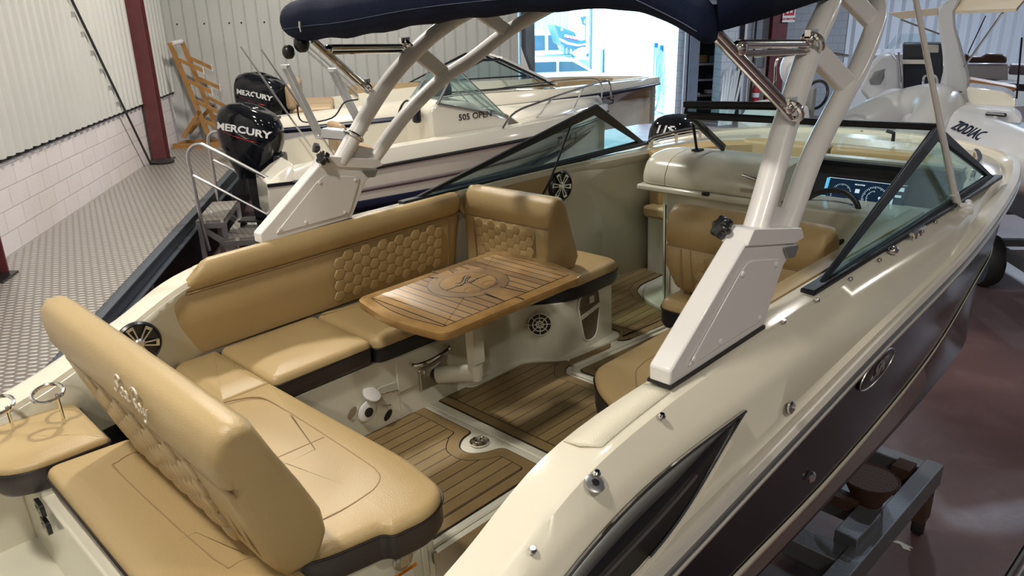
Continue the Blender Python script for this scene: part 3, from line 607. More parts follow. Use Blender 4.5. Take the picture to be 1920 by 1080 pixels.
for s in (1, -1):
    P3 = [(s * 1.078, 2.30, .868), (s * 1.065, 3.3, .868), (s * 1.045, 4.30, .845), (s * 1.03, 4.30, .875), (s * .955, 3.72, 1.18), (s * .955, 3.66, 1.18)]
    P3 = [(s * 1.08, 2.30, .866), (s * 1.05, 4.33, .845), (s * .95, 3.70, 1.19)]
    g, gl = frame_poly(P3, .062, .022); fr = boat.part('windshield_frame', g, M['frame'], bev=.006, label='starboard triangular windshield frame' if s > 0 else 'port triangular windshield frame'); boat.part('windshield_glass', gl, M['glass'], parent=fr)
    boat.part('windshield_foot', G().bar((s * 1.075, 2.27, .872), (s * 1.06, 4.36, .845), .05, .02), M['frame'], parent=fr, bev=.006)
g = G().bar((-.25, 3.60, 1.172), (.965, 3.69, 1.182), .03, .03); fr = boat.part('windshield_frame', g, M['frame'], bev=.005, label='long front windshield frame')
boat.part('windshield_glass', G().add([V(-.22, 3.94, .93), V(.98, 4.0, .93), V(.955, 3.69, 1.175), V(-.24, 3.60, 1.165)], [(0, 1, 2, 3)]), M['glass'], parent=fr)
boat.part('glass_mount', G().bar((-.23, 3.62, 1.16), (-.22, 3.93, .95), .02, .035), M['frame'], parent=fr)
g, gl = frame_poly([(-.26, 3.60, 1.225), (.23, 3.66, 1.235), (.29, 3.64, 1.185), (-.26, 3.585, 1.185)], .014, .02); fr = boat.part('windshield_door', g, M['frame'], bev=.004, label='centre windshield section folded open'); boat.part('windshield_glass', gl, M['glass'], parent=fr)
boat.part('door_top_bar', G().bar((-.27, 3.60, 1.235), (.24, 3.66, 1.245), .035, .03), M['frame'], parent=fr, bev=.005)
g = G().tube([(-.30, 3.78, .955), (-.285, 3.70, 1.16)], .008); g.box((-.30, 3.79, .955), (.05, .05, .01)); boat.part('windshield_stay', g, M['frame'])
g = G(); g.tube([(-1.01, 3.54, 1.10), (-1.0, 3.52, 1.125), (-.99, 3.50, 1.10), (-.99, 3.45, 1.02), (-.99, 3.30, .80), (-1.0, 3.22, .70)], .007, 8, 3); boat.part('windshield_stay', g, M['black'])
# ---- starboard console and dash
CP = rpoly([(-.30, 3.62), (-.50, 3.72), (-.56, 3.90), (-.56, 4.30), (1.0, 4.30), (1.03, 3.66), (.30, 3.62)], [.05, .12, .08, .02, .02, .02, .02])
g = G().prism(CP, f0, 0, .755); boat.part('console', g, M['liner'], bev=.01)
boat.part('console_kick', G().prism(rpoly([(-.30, 3.56), (-.60, 3.68), (-.70, 3.82), (-.72, 4.0), (-.66, 4.3), (0, 4.3), (.3, 3.57)], .06), f0, 0, .03), M['liner'], bev=.008)
boat.part('console_gap', G().box((-.415, 3.652, .34), (.006, .012, .62), Matrix.Rotation(.5, 3, 'Z')), M['gap'])
# rounded glove box hood: profile in (y,z) swept along x
def hood(x0, x1, k0, k1, rl=0):
    prof = [(3.60, .775), (3.585, .785), (3.582, .815), (3.592, .855), (3.625, .905), (3.69, .938), (3.80, .950), (4.0, .925), (4.02, .775)]
    pr = [(p.x, p.y) for p in smooth([V(a, b, 0) for a, b in prof[:7]], 3)] + prof[7:]
    g = G(); rings = []
    xs = [x0, x0 + .02, x0 + .05, x0 + .10] if rl else [x0]
    for i, x in enumerate(xs + [x1]):
        q = [.10, .045, .015, 0][i] if rl and i < 4 else 0
        rings.append([V(x, y + q * (4.0 - y) * 1.2, z - q * max(0, z - .775) * 1.6) for y, z in pr])
    return g.loft(rings)
boat.part('glove_box_lid', hood(-.375, .30, 0, 0), M['liner'], ang=50)
boat.part('console_corner', hood(-.56, -.38, 0, 0, 1), M['liner'], ang=50)
g = G().box((-.13, 3.60, .758), (.86, .07, .035)); boat.part('console_ledge', g, M['liner'], bev=.01)
boat.part('glove_box_knob', G().box((-.10, 3.56, .775), (.045, .02, .02)), M['black'], bev=.006)
boat.part('glove_box_badge', G().box((.13, 3.578, .82), (.07, .004, .016)), M['steel'])
g = G().tube([(.13, 3.60, .885), (.19, 3.585, .88)], .006); g.box((.215, 3.58, .86), (.04, .03, .12)); boat.part('throttle_lever', g, M['black'])
boat.part('throttle_handle', G().tube([(.10, 3.585, .895), (.20, 3.57, .88)], .008), M['chrome'])
ds = [(3.70, .70), (3.86, .66), (3.90, .70), (3.985, .90), (3.95, .935), (4.05, .93), (4.06, .60), (3.70, .60)]
g = G().prism(ds, lambda y, z, t: V(t, y, z), .285, 1.0); boat.part('dashboard', g, M['blackdash'] if 'blackdash' in M else M['black'], bev=.008)
boat.part('dash_brow', G().bar((.27, 4.03, .938), (1.0, 4.03, .938), .06, .014), M['liner'])
boat.part('helm_panel', G().box((.64, 3.76, .33), (.72, .14, .66)), M['navyskirt'])
# gauge screen
sO = V(.585, 3.930, .772); ux = V(1, .0, 0); uy = V(0, .447, .894); pf = plane(sO, ux, uy)
scr = boat.part('gauge_screen', G().prism(rpoly([(-.205, -.085), (.205, -.085), (.205, .085), (-.205, .085)], .006), pf, .001, .006), M['black'], label='lit instrument display')
M['scr'] = mat('screen glow dark', (.005, .01, .02), .2, emit=(.01, .03, .06), estr=.8)
M['scrw'] = mat('screen white', (.1, .1, .1), .3, emit=(.75, .92, 1), estr=1.1); M['scrb'] = mat('screen blue', (.0, .1, .2), .3, emit=(.15, .65, .95), estr=1.1)
boat.part('screen_face', G().prism([(-.195, -.077), (.195, -.077), (.195, .077), (-.195, .077)], pf, .006, .0068), M['scr'], parent=scr)
g = G()
def arcg(cx, cy, R, a0, a1, n=24, tk=.006):
    for k in range(n):
        a = a0 + (a1 - a0) * k / (n - 1); L_ = tk * (1.6 if k % 4 == 0 else 1)
        g.bar(pf(cx + cos(a) * R, cy + sin(a) * R, .0072), pf(cx + cos(a) * (R - L_), cy + sin(a) * (R - L_), .0072), .0022, .0008, up=(0, -.89, .447))
arcg(-.115, .0, .052, radians(-30), radians(200)); arcg(.055, -.005, .062, radians(0), radians(250), 32, .008); arcg(.055, -.005, .04, radians(100), radians(260), 16, .005)
for x, y, w_, h_2 in ((-.03, .055, .05, .006), (-.035, .022, .022, .02), (.09, .0, .03, .012), (-.05, -.055, .02, .02), (.135, .04, .02, .02), (.17, .055, .03, .02), (.165, .02, .03, .012), (.14, -.01, .012, .03), (-.12, -.03, .015, .012), (0, .077, .39, .0025), (.118, 0, .0025, .15), (-.08, -.035, .2, .0015), (0, -.0765, .39, .0025)):
    g.prism([(x - w_ / 2, y - h_2 / 2), (x + w_ / 2, y - h_2 / 2), (x + w_ / 2, y + h_2 / 2), (x - w_ / 2, y + h_2 / 2)], pf, .0068, .0074)
boat.part('screen_dials', g, M['scrw'], parent=scr)
g = G()
for y0, y1 in ((.01, .075), (-.075, -.02)): g.prism([(-.205, y0), (-.188, y0), (-.188, y1), (-.205, y1)], pf, .0062, .0076)
boat.part('screen_tabs', g, M['scrb'], parent=scr)
boat.part('lettering', textg('SPEED', .013, lambda x, y, t: pf(-.03 + x, .055 + y, .0078), .0004), M['scr'], parent=scr)
g = G()
for k in range(5): g = G().lathe([(.012, 0), (.012, .008), (.001, .008)], (.33 + k * .045, 3.815, .672), (0, -.3, 1), 12); boat.part('dash_switch', g, M['steel'])
g = G(); g.lathe([(.02, 0), (.02, .01), (.012, .012), (.001, .012)], (.32, 3.75, .688), (0, -.3, 1), 16); boat.part('ignition_knob', g, M['steel'])
# steering wheel
wc = V(.49, 3.715, .69); wa = V(-.05, -.75, .62).normalized(); wx = V(1, 0, 0); wx = (wx - wa * wx.dot(wa)).normalized(); wy2 = wa.cross(wx)
wh = boat.part('steering_wheel', G().torus(wc, wa, .162, .014, 48, 10), M['black'])
boat.part('wheel_hub', G().lathe([(.03, -.06), (.035, -.02), (.062, -.01), (.064, .006), (.055, .014), (.045, .010), (.001, .012)], wc, wa, 32), M['steel'], parent=wh)
for a in (25, 155, 270):
    d = wx * cos(radians(a)) + wy2 * sin(radians(a)); q = wa.cross(d); g = G()
    for e in (-.014, .014): g.bar(wc + d * .055 + q * e * .8, wc + d * .152 + q * e * 1.3, .016, .006, up=wa)
    boat.part('wheel_spoke', g, M['steel'], parent=wh)
g = G().tube([wc + wa * .014 + wx * a + wy2 * b for a, b in ((-.03, -.012), (-.012, -.012), (0, .01), (.006, -.006), (.02, -.01), (.032, .0))], .003, 6, 4); boat.part('hub_emblem', g, M['black'], parent=wh)
# steering column wall cushion and starboard bolster
g = G().loft([[at('I', y, 1, -.005, .005) , at('I', y, 1, -.06, .01), at('I', y, 1, -.10, -.03), at('I', y, 1, -.08, -.14), at('I', y, 1, .01, -.14)] for y in (1.95, 2.2, 2.6, 3.0, 3.3, 3.5)]); boat.part('side_bolster', g, M['tan'], ang=60)
# ---------------------------------------------------------------- seats, table
def cushion(t, poly, z0, z1, r=.035, skirt='brownskirt', zs=None, crown=.012, top='tan', rc=.05, nm='seat_cushion', seam=None, sk=True, fn=None, parent=None):
    """upholstered pad: tan top with rounded edge over a dark skirt"""
    P = rpoly(poly, rc, 5); fn = fn or f0; rings = []
    if not sk: rings.append([fn(x, y, z0) for x, y in inset(P, .004)])
    zb = z1 - r * 1.25
    rings.append([fn(x, y, zb) for x, y in P])
    for k in range(5):
        a = pi / 2 * k / 4; rings.append([fn(x, y, z1 - r + r * sin(a)) for x, y in inset(P, r * (1 - cos(a)))])
    Q = inset(P, r); cx = sum(p[0] for p in Q) / len(Q); cy = sum(p[1] for p in Q) / len(Q)
    for d, h in ((.94, .3), (.82, .75), (.6, 1.0), (.25, 1.0)): rings.append([fn(cx + (x - cx) * d, cy + (y - cy) * d, z1 + crown * h) for x, y in Q])
    c = t.part(nm, G().loft(rings, True, True, True), M[top], ang=60, parent=parent)
    if sk:
        zz = zs if zs is not None else z0
        g = G().loft([[fn(x, y, zz) for x, y in inset(P, .012)], [fn(x, y, zz + .02) for x, y in inset(P, .0)], [fn(x, y, zb + .004) for x, y in inset(P, -.001)]])
        t.part('skirt', g, M[skirt], parent=c, ang=50)
        t.part('piping', G().tube([fn(x, y, zb + .002) for x, y in inset(P, -.003)] + [fn(*inset(P, -.003)[0], zb + .002)], .004, 6), M['line'], parent=c)
    for s_ in (seam or []): t.part('seam', G().tube([fn(x, y, z1 + crown * h_ - .001) for x, y, h_ in s_], .003, 6, 3), M['seam'], parent=c)
    return c
def quilt(pm, W, Hh, R, depth=.007, skip=None):
    """hexagonal padding: pm(u, v, h) maps the panel; hexagons of radius R"""
    g = G(); dx = R * 1.5; dy = R * math.sqrt(3); nx = int(W / dx); ny = int(Hh / dy)
    for i in range(nx + 1):
        for j in range(ny + 1):
            u = R + i * dx; v = dy / 2 + j * dy + (dy / 2 if i % 2 else 0)
            if u > W - R * .6 or v > Hh - dy * .35: continue
            if skip and skip(u, v): continue
            rings = []
            for q, h in ((1.0, 0), (.975, .4), (.90, .75), (.74, .93), (.4, 1.0)):
                rings.append([pm(u + R * q * cos(pi / 3 * k), v + R * q * sin(pi / 3 * k), h * depth) for k in range(6)])
            g.loft(rings, True, False, True)
    return g
def sheet(pm, W, Hh, nu, nv, h=0): return G().loft([[pm(W * i / nu, Hh * j / nv, h) for j in range(nv + 1)] for i in range(nu + 1)], False)
def back(t, prof, y0, y1, ax, m='tan', cap=.03, nm='backrest', zc=None, zoff=None):
    """wedge backrest: profile (d, z) swept along an axis with rounded ends; ax(d, z, s) -> point"""
    P = [(a, b) for a, b in prof]; c = (sum(p[0] for p in P) / len(P), sum(p[1] for p in P) / len(P)); rings = []
    S = [(y0, .72), (y0 + cap * .1, .86), (y0 + cap * .4, .95), (y0 + cap, 1)] + [(y0 + cap + (y1 - y0 - 2 * cap) * k / 6, 1) for k in range(1, 6)] + [(y1 - cap, 1), (y1 - cap * .4, .95), (y1 - cap * .1, .86), (y1, .72)]
    for s, k in S:
        if k < 1:
            q = inset(P, cap * (1 - k) * 2.2)
        else: q = P
        rings.append([ax(a, b, s) for a, b in q])
    return t.part(nm, G().loft(rings), M[m], ang=60)
# --- port bench
t = T('port_bench', 'long tan upholstered bench along the port side behind the teak table', 'bench seat', (-.85, 1.9, .33), FB)
cushion(t, [(-1.06, .985), (-.575, .985), (-.575, 1.195), (-1.06, 1.195)], .33, .452, .02, 'brownskirt', rc=.02, sk=False)
cushion(t, [(-1.06, 1.20), (-.575, 1.20), (-.575, 1.685), (-1.06, 1.685)], .345, .457, .03, rc=.045, zs=.345)
cushion(t, [(-1.06, 1.69), (-.57, 1.69), (-.545, 2.58), (-.38, 2.78), (-.38, 3.20), (-1.04, 3.20)], .33, .457, .045, 'navyskirt', rc=[.02, .06, .08, .08, .09, .04], zs=.33)
t.part('seat_box', G().prism([(-1.04, 1.20), (-.64, 1.20), (-.64, 1.66), (-1.04, 1.66)], f0, .325, .35), M['black'])
def pq(y, z, h):  # face of the port backrest
    k = (z - .455) / .29; return V(-1.065 + .060 * k + .006 * math.sin(3.14 * k) + h, y, z)
prof = [(-1.065, .455), (-1.035, .60), (-1.005, .745), (-1.012, .752), (-1.0, .762), (-.98, .80), (-.975, .84), (-.995, .868), (-1.015, .878), (-1.028, .87), (-1.05, .76), (-1.10, .60), (-1.115, .455)]
def axp(d, z, s):
    # the aft end is cut back diagonally above mid height
    if s < 1.4: s = s + max(0, z - .70) * (1.4 - s) / .38 * 1.05
    return V(d, s, z)
bk = back(t, prof, 1.0, 2.60, axp, cap=.05)
t.part('quilting', quilt(lambda u, v, h: pq(1.80 + u, .475 + v, h + .001), .68, .275, .034, .0055), M['tan2'], parent=bk, ang=80)
g = G(); g.tube([pq(2.53, .48, .002), pq(2.51, .74, .002)], .003, 6); g.tube([V(-1.0, 1.1, .752), V(-1.0, 2.59, .752)], .004, 6); t.part('seam', g, M['seam'], parent=bk)
# forward backrest facing aft
profF = [(2.66, .455), (2.66, .60), (2.65, .735), (2.658, .742), (2.65, .75), (2.648, .80), (2.66, .86), (2.70, .895), (2.74, .89), (2.775, .85), (2.86, .68), (2.94, .53), (2.92, .46)]
def axf(d, z, s):
    k = max(0, (z - .46)) / .44; return V(s - .02 * 0 + (.0 + .10 * (k - .45) * (1 if s > -.7 else .2)) , d + (s + .4) * .03, z)
fb = back(t, profF, -1.03, -.43, axf, cap=.04)
def fq(x, z, h): return V(x, 2.655 - .002 - h + (x + .4) * .03, z)
t.part('quilting', quilt(lambda u, v, h: fq(-.93 + u, .48 + v, h), .42, .26, .030, .006), M['tan2'], parent=fb, ang=80)
g = G(); g.tube([fq(-1.0, .742, -.003), fq(-.42, .742, -.003)], .004, 6); g.tube([fq(-.52, .48, .001), fq(-.50, .73, .001)], .003, 6); g.tube([fq(-.94, .48, .001), fq(-.94, .73, .001)], .003, 6); t.part('seam', g, M['seam'], parent=fb)
# --- aft bench and the flip backrest
t = T('aft_bench', 'tan aft bench cushion with dark skirt and stitched inset at the stern', 'bench seat', (0, .95, .33), FB)
inn = [(-.53, .96, 1), (-.51, 1.02, 1), (-.46, 1.085, 1), (-.36, 1.10, 1), (-.05, 1.10, 1), (.2, 1.095, 1), (.31, 1.085, 1), (.36, 1.04, 1), (.375, .98, 1), (.38, .90, 1), (.37, .80, 1)]
cushion(t, [(-.575, .72), (.44, .72), (.475, .80), (.505, .95), (.535, .965), (.555, 1.09), (.50, 1.185), (.30, 1.215), (-.575, 1.195)], .33, .457, .03, 'brownskirt', rc=[.02, .03, .03, .04, .03, .07, .08, .08, .02], zs=.33,
        seam=[inn, [(-.01, 1.09, 1), (-.02, .9, 1), (-.02, .8, 1)]])
t = T('flip_backrest', 'thick tan padded backrest with embroidered script between the two stern cushions', 'backrest', (0, .7, .45), FB)
profB = [(.655, .455), (.62, .52), (.575, .66), (.535, .80), (.543, .808), (.532, .815), (.512, .855), (.505, .91), (.512, .96), (.54, .99), (.585, .99), (.61, .97), (.66, .86), (.73, .72), (.775, .62), (.79, .54), (.77, .48), (.74, .455)]
def axb(d, z, s):
    k = max(0, z - .5) / .5; e = 1 if s > 0 else -1; m_ = min(1, abs(s) / .5); return V(s + e * m_ * .12 * k - e * m_ * .03, d, z)
fbk = back(t, profB, -.60, .545, axb, cap=.05)
def bq(x, z, h):
    d = [a + (b - a) * (z - c_) / (e_ - c_) for (a, c_), (b, e_) in (((.655, .455), (.62, .52)), ((.62, .52), (.575, .66)), ((.575, .66), (.535, .82))) if z <= e_ + 1e-6 or e_ > .8][0]; k = max(0, z - .5) / .5; e = 1 if x > 0 else -1; return V(x + e * min(1, abs(x) / .5) * .12 * k, d - h + .001, z)
t.part('quilting', quilt(lambda u, v, h: bq(-.36 + u, .50 + v, h), .72, .30, .035, .014), M['tan2'], parent=fbk, ang=80)
g = G(); g.tube([bq(-.52, .805, -.004), bq(.52, .805, -.004)], .004, 6)
for a in (-.46, -.40, .41, .47): g.tube([bq(a, .49, .0), bq(a, .6, .002), bq(a * .98, .78, .0)], .003, 6)
t.part('seam', g, M['seam'], parent=fbk)
M['thread'] = mat('silver thread', (.62, .55, .42), .3, metal=.3)
sf = plane((.17, .500, .925), (1, -.02, 0), (0, .1, 1), 0)
scr_ = [[(-.10, .02), (-.085, .035), (-.11, .04), (-.12, .02), (-.10, .005), (-.115, -.015), (-.135, -.012)], [(-.075, -.008), (-.06, .005), (-.075, .012), (-.083, -.004), (-.068, -.014), (-.052, -.008)], [(-.03, .004), (-.045, .010), (-.05, -.006), (-.036, -.012), (-.03, .006), (-.026, -.012), (-.012, -.01)], [(.005, -.03), (.012, .0), (.022, .038)], [(-.005, .03), (.02, .045), (.05, .035), (.04, .012), (.018, .008), (.04, -.012)], [(.068, .004), (.055, .008), (.052, -.008), (.062, -.014), (.07, .006), (.074, -.012), (.086, -.006)], [(.09, .008), (.094, -.01), (.108, -.006), (.114, .012), (.11, -.02), (.098, -.034), (.09, -.028)]]
g = G()
for s_ in scr_: g.tube([sf(a * .95, b * .85, .003) for a, b in s_], .0028, 6, 5)
t.part('embroidery', g, M['thread'], parent=fbk, label='silver embroidered script')
for x in (-.4, .44): t.part('arm', G().bar((x, .70, .30), (x + .02, .72, .47), .05, .02), M['steel'])
t = T('stern_cushion', 'tan stern cushion with dark piped edge facing aft behind the flip backrest', 'cushion', (0, .5, .37), FB)
cushion(t, [(-.60, .385), (.60, .395), (.60, .71), (-.575, .66)], .365, .457, .025, 'brownskirt', rc=[.05, .03, .02, .03], zs=.365,
        seam=[[(-.41, .69, .9), (-.43, .62, .9), (-.41, .56, .9), (-.34, .54, 1), (.30, .56, 1), (.36, .60, .9), (.38, .7, .8)]])
t = T('stern_cushion', 'small tan side cushion with dark skirt at the port stern corner', 'cushion', (-.82, .45, .37), FB)
cushion(t, [(-1.07, .30), (-.80, .235), (-.66, .27), (-.61, .36), (-.605, .60), (-1.03, .605)], .36, .472, .022, 'brownskirt', rc=[.02, .05, .06, .05, .02, .02], zs=.36)
# --- starboard lounge and helm seat
t = T('lounge_seat', 'low tan lounge seat with dark front beside the starboard tower foot', 'seat', (.6, 2.3, 0), FB)
cushion(t, [(.27, 2.16), (.37, 2.06), (.60, 1.93), (1.0, 1.93), (1.0, 2.74), (.27, 2.74)], .24, .405, .035, 'navyskirt', rc=[.05, .05, .05, .02, .02, .05], zs=.24, seam=[[(.42, 2.70, .9), (.42, 2.30, 1), (.48, 2.16, 1), (.62, 2.05, 1), (.95, 2.05, .9)]])
t.part('seat_base', G().prism(rpoly([(.36, 2.18), (.62, 2.0), (1.0, 2.0), (1.0, 2.7), (.36, 2.7)], .04), f0, .0, .25), M['liner'])
t = T('helm_seat', 'tan quilted helm seat with wide backrest in front of the steering wheel', 'seat', (.48, 3.0, 0), FB)
cushion(t, [(.13, 2.79), (.84, 2.79), (.84, 3.42), (.13, 3.42)], .33, .47, .04, 'navyskirt', rc=.07, zs=.33)
profH = [(2.90, .50), (2.885, .60), (2.88, .70), (2.888, .707), (2.88, .714), (2.885, .80), (2.91, .86), (2.96, .888), (3.02, .875), (3.06, .82), (3.08, .70), (3.06, .50), (3.02, .46), (2.94, .46)]
hb = back(t, profH, .10, .85, lambda d, z, s: V(.475 + (s - .475) * (1 - max(0, .56 - z) * 2.2), d, z), cap=.05)
t.part('quilting', quilt(lambda u, v, h: V(.27 + u, 2.884 - h, .50 + v), .42, .20, .031, .005), M['tan2'], parent=hb, ang=80)
g = G(); g.tube([(.12, 2.884, .707), (.83, 2.884, .707)], .004, 6); g.tube([(.20, 2.884, .5), (.20, 2.88, .7)], .003, 6); g.tube([(.26, 2.884, .5), (.25, 2.88, .7)], .003, 6); t.part('seam', g, M['seam'], parent=hb)
t.part('hinge_bracket', G().box((.3, 2.93, .47), (.12, .05, .03)), M['black'])
t.part('pedestal', G().lathe([(.16, 0), (.16, .01), (.045, .03), (.045, .33)], (.48, 3.1, 0)), M['steel'])
cushion(t, [(.70, 3.10), (.98, 3.10), (.98, 3.5), (.70, 3.5)], .47, .60, .03, sk=False, nm='armrest', rc=.04)
# --- teak table
M['teak'] = stripes('oiled teak boards', ((.40, .245, .095), (.27, .155, .06), (.012, .006, .01)), .0445, .0055, 1, .26, .6, (6, 60, 20), coat=.35)
M['teakp'] = mat('oiled teak', (.38, .23, .085), .25, coat=.35, col2=(.28, .16, .055), vscale=9)
M['teakd'] = mat('darker teak', (.30, .185, .08), .28, coat=.3, col2=(.22, .13, .055), vscale=9)
tx, ty = -.2555, 2.01
t = T('folding_table', 'oval-cornered teak cockpit table with dark inlay lines and script mark', 'table', (tx, ty, 0), FB)
def tbl(a, b, z): return V(tx + a, ty + b, z)
TP = rpoly([(-.29, -.40), (-.0, -.455), (.29, -.41), (.29, .38), (0, .44), (-.29, .40)], [.05, .25, .05, .05, .25, .05], 8)
g = G().loft([[tbl(x, y, .643) for x, y in inset(TP, .006)], [tbl(x, y, .649) for x, y in TP], [tbl(x, y, .677) for x, y in TP], [tbl(x, y, .681) for x, y in inset(TP, .005)]])
top = t.part('tabletop', g, M['teakp'], ang=50)
IP = inset(TP, .048); t.part('inlay_line', G().prism(IP, tbl, .6805, .6816), M['line'], parent=top)
t.part('slats', G().prism(inset(TP, .0515), tbl, .6808, .6822), M['teak'], parent=top)
def ell(a, b, n=40, x0=0, y0=-.0): return [(x0 + a * cos(2 * pi * k / n), y0 + b * sin(2 * pi * k / n)) for k in range(n)]
def tb2(a, b, z): return tbl(a - .045, b + .01, z)
for (a, z, m) in ((.178, .6826, 'line'), (.1735, .6830, 'teakd'), (.126, .6834, 'line'), (.1215, .6838, 'teakp')): t.part('inlay_oval', G().prism(ell(a, a), tb2, .681, z), M[m], parent=top)
for s in (1, -1):
    xo = .290 + s * .045
    g = G(); g.prism([(s * .15, -.045), (s * (xo - .05), -.06), (s * (xo - .05), .06), (s * .15, .045)][::s], tb2, .681, .6832); t.part('bridge_board', g, M['teakp'], parent=top)
    for p, q in (((s * .15, -.045), (s * (xo - .05), -.06)), ((s * .15, .045), (s * (xo - .05), .06)), ((s * (xo - .05), -.0), (s * xo, -.0))):
        t.part('inlay_line', G().bar(tb2(*p, .6840), tb2(*q, .6840), .0042, .0015), M['line'], parent=top)
for p, q in (((.0, -.12), (.0, .12)), ((0.0, 0.0), (.12, -.02))): t.part('inlay_line', G().bar(tb2(*p, .6842), tb2(*q, .6842), .0036, .0012), M['line'], parent=top)
for a, b in ((.043, .056), (.038, -.043)): t.part('cup_ring', G().torus(tbl(a, b, .6838), (0, 0, 1), .033, .0026, 32, 6), M['teakd'], parent=top)
for L_ in [[(-0.084, -0.032), (-0.066, -0.019), (-0.084, 0.012), (-0.11, 0.041), (-0.115, 0.059), (-0.103, 0.065)], [(-0.06, -0.051), (-0.038, -0.038), (-0.058, 0.001), (-0.088, 0.031), (-0.091, 0.05), (-0.091, 0.066)], [(-0.091, 0.066), (-0.074, 0.034), (-0.057, 0.013), (-0.033, 0.008), (-0.035, 0.032), (-0.053, 0.07)]]:
    t.part('emblem', G().tube([tbl(a, b, .6842) for a, b in L_], .0036, 6, 5, flat=.35), M['line'], parent=top)
g = G().lathe([(.001, 0), (.03, .0), (.036, .03), (.036, .47)], (-.375, 2.085, .17), (0, 0, 1), 20); g.box((-.335, 2.06, .45), (.05, .06, .34)); g.box((-.25, 2.04, .64), (.30, .30, .02)); t.part('table_leg', g, M['liner'], ang=40)
g = G().tube([(-.575, 2.02, .155), (-.50, 2.05, .17), (-.375, 2.085, .20)], .038, 14, flat=1.15); t.part('swing_arm', g, M['liner'])
g = G().box((-.59, 2.0, .16), (.02, .17, .11)); g.tube([(-.575, 1.93, .20), (-.57, 2.0, .215), (-.575, 2.08, .225)], .012); t.part('mount_bracket', g, M['steel'], bev=.006)
# ---------------------------------------------------------------- tower and bimini
t = T('wakeboard_tower', 'white tubular tower standing on two white feet over the cockpit', 'tower', (0, 2, .87), FB)
FP = [(1.483, .868), (1.483, .912), (1.80, 1.160), (1.885, 1.168), (2.125, 1.100), (2.10, 1.072), (2.075, 1.05), (2.035, 1.03), (1.945, .875)]
FP2 = [(1.475, .866), (1.475, .91), (1.84, 1.172), (2.13, 1.10), (2.12, 1.07), (2.09, 1.055), (2.05, 1.03), (1.945, .872)]
legA = [(1.058, 1.935, 1.14), (1.045, 2.02, 1.245), (1.02, 2.15, 1.40), (.998, 2.27, 1.52), (.965, 2.42, 1.635), (.925, 2.60, 1.735), (.84, 2.82, 1.83), (.62, 3.02, 1.90), (.3, 3.10, 1.94), (0, 3.12, 1.95)]
legB = [(1.065, 2.085, 1.085), (1.055, 2.17, 1.165), (1.035, 2.33, 1.31), (1.015, 2.55, 1.45), (.985, 2.74, 1.535), (.93, 2.98, 1.665), (.84, 3.18, 1.76), (.62, 3.36, 1.84), (.3, 3.44, 1.88), (0, 3.46, 1.89)]
for s in (1, -1):
    sd = 'starboard' if s > 0 else 'port'
    ft = t.part('tower_foot', G().prism(FP2, lambda y, z, x: V(s * x, y, z), 1.032, 1.098), M['white'], bev=.006, label=f'{sd} tower foot with screwed cover plate')
    t.part('foot_gasket', G().prism([(1.472, .862), (1.475, .870), (1.948, .876), (1.945, .866)], lambda y, z, x: V(s * x, y, z), 1.028, 1.104), M['line'], parent=ft)
    pp = rpoly([(1.545, .895), (1.79, 1.085), (1.835, 1.105), (2.02, 1.06), (1.935, .90)], [.012, .03, .03, .02, .02], 4); xo = 1.099 if s > 0 else 1.0315; xi = 1.104 if s > 0 else 1.0265
    t.part('cover_plate', G().prism(pp, lambda y, z, x: V(s * x, y, z), xo, xi), M['white'], bev=.002, parent=ft)
    for a, b in ((1.57, .905), (1.70, .907), (1.91, .905), (1.80, 1.07), (1.99, 1.045)): g = G(); g.lathe([(.0085, 0), (.0085, .003), (.005, .005), (.001, .005)], (s * xi, a, b + .006), (1, 0, 0), 12); t.part('cover_screw', g, M['white'], parent=ft)
    t.part('hinge_plate', G().prism(rpoly([(1.815, 1.15), (1.85, 1.19), (2.135, 1.125), (2.155, 1.09), (2.10, 1.085)], .008), lambda y, z, x: V(s * x, y, z), 1.025, 1.105), M['white'], bev=.004, parent=ft)
    t.part('latch_plate', G().prism(rpoly([(2.03, 1.09), (2.12, 1.075), (2.10, 1.045), (2.06, 1.05)], .008), lambda y, z, x: V(s * x, y, z), *( (1.099, 1.107) if s > 0 else (1.030, 1.022))), M['greybez'], parent=ft)
    t.part('web_plate', G().prism([(1.94, 1.15), (1.99, 1.225), (2.13, 1.175), (2.11, 1.10)], lambda y, z, x: V(s * x, y, z), 1.052, 1.064), M['white'], parent=ft)
    kp = V(s * 1.035, 1.865, 1.16); ka = V(-s * .35, -.75, .55).normalized()
    g = G(); xx = ka.orthogonal().normalized(); yy = ka.cross(xx); rr_ = [[kp + ka * h + (xx * cos(a) + yy * sin(a)) * (.030 * q * (1 + .16 * cos(6 * a))) for a in [2 * pi * k / 48 for k in range(48)]] for h, q in ((.035, .9), (.040, 1), (.055, 1), (.062, .85), (.064, .3))]
    g.loft(rr_); g.tube([kp - ka * .01, kp + ka * .036], .010); t.part('clamp_knob', g, M['black'], ang=50, parent=ft)
    A = [V(s * x, y, z) for x, y, z in legA]; Bl = [V(s * x, y, z) for x, y, z in legB]
    t.part('tower_tube', G().tube(A[:7], .037, 20, 5, flat=1), M['white']); t.part('tower_tube', G().tube(Bl[:7], .034, 20, 5, flat=1), M['white'])
    t.part('cross_brace', G().bar(V(s * .985, 2.40, 1.60), V(s * 1.02, 2.60, 1.465), .030, .075, up=(0, 1, 1)), M['white'], bev=.006)
    t.part('cross_brace', G().bar(V(s * .905, 2.72, 1.78), V(s * .93, 2.95, 1.66), .028, .07, up=(0, 1, 1)), M['white'], bev=.006)
t.part('tower_arch', G().tube([V(x, y, z) for x, y, z in legA[6:]] + [V(-x, y, z) for x, y, z in legA[6:-1][::-1]], .037, 20, 5), M['white'])
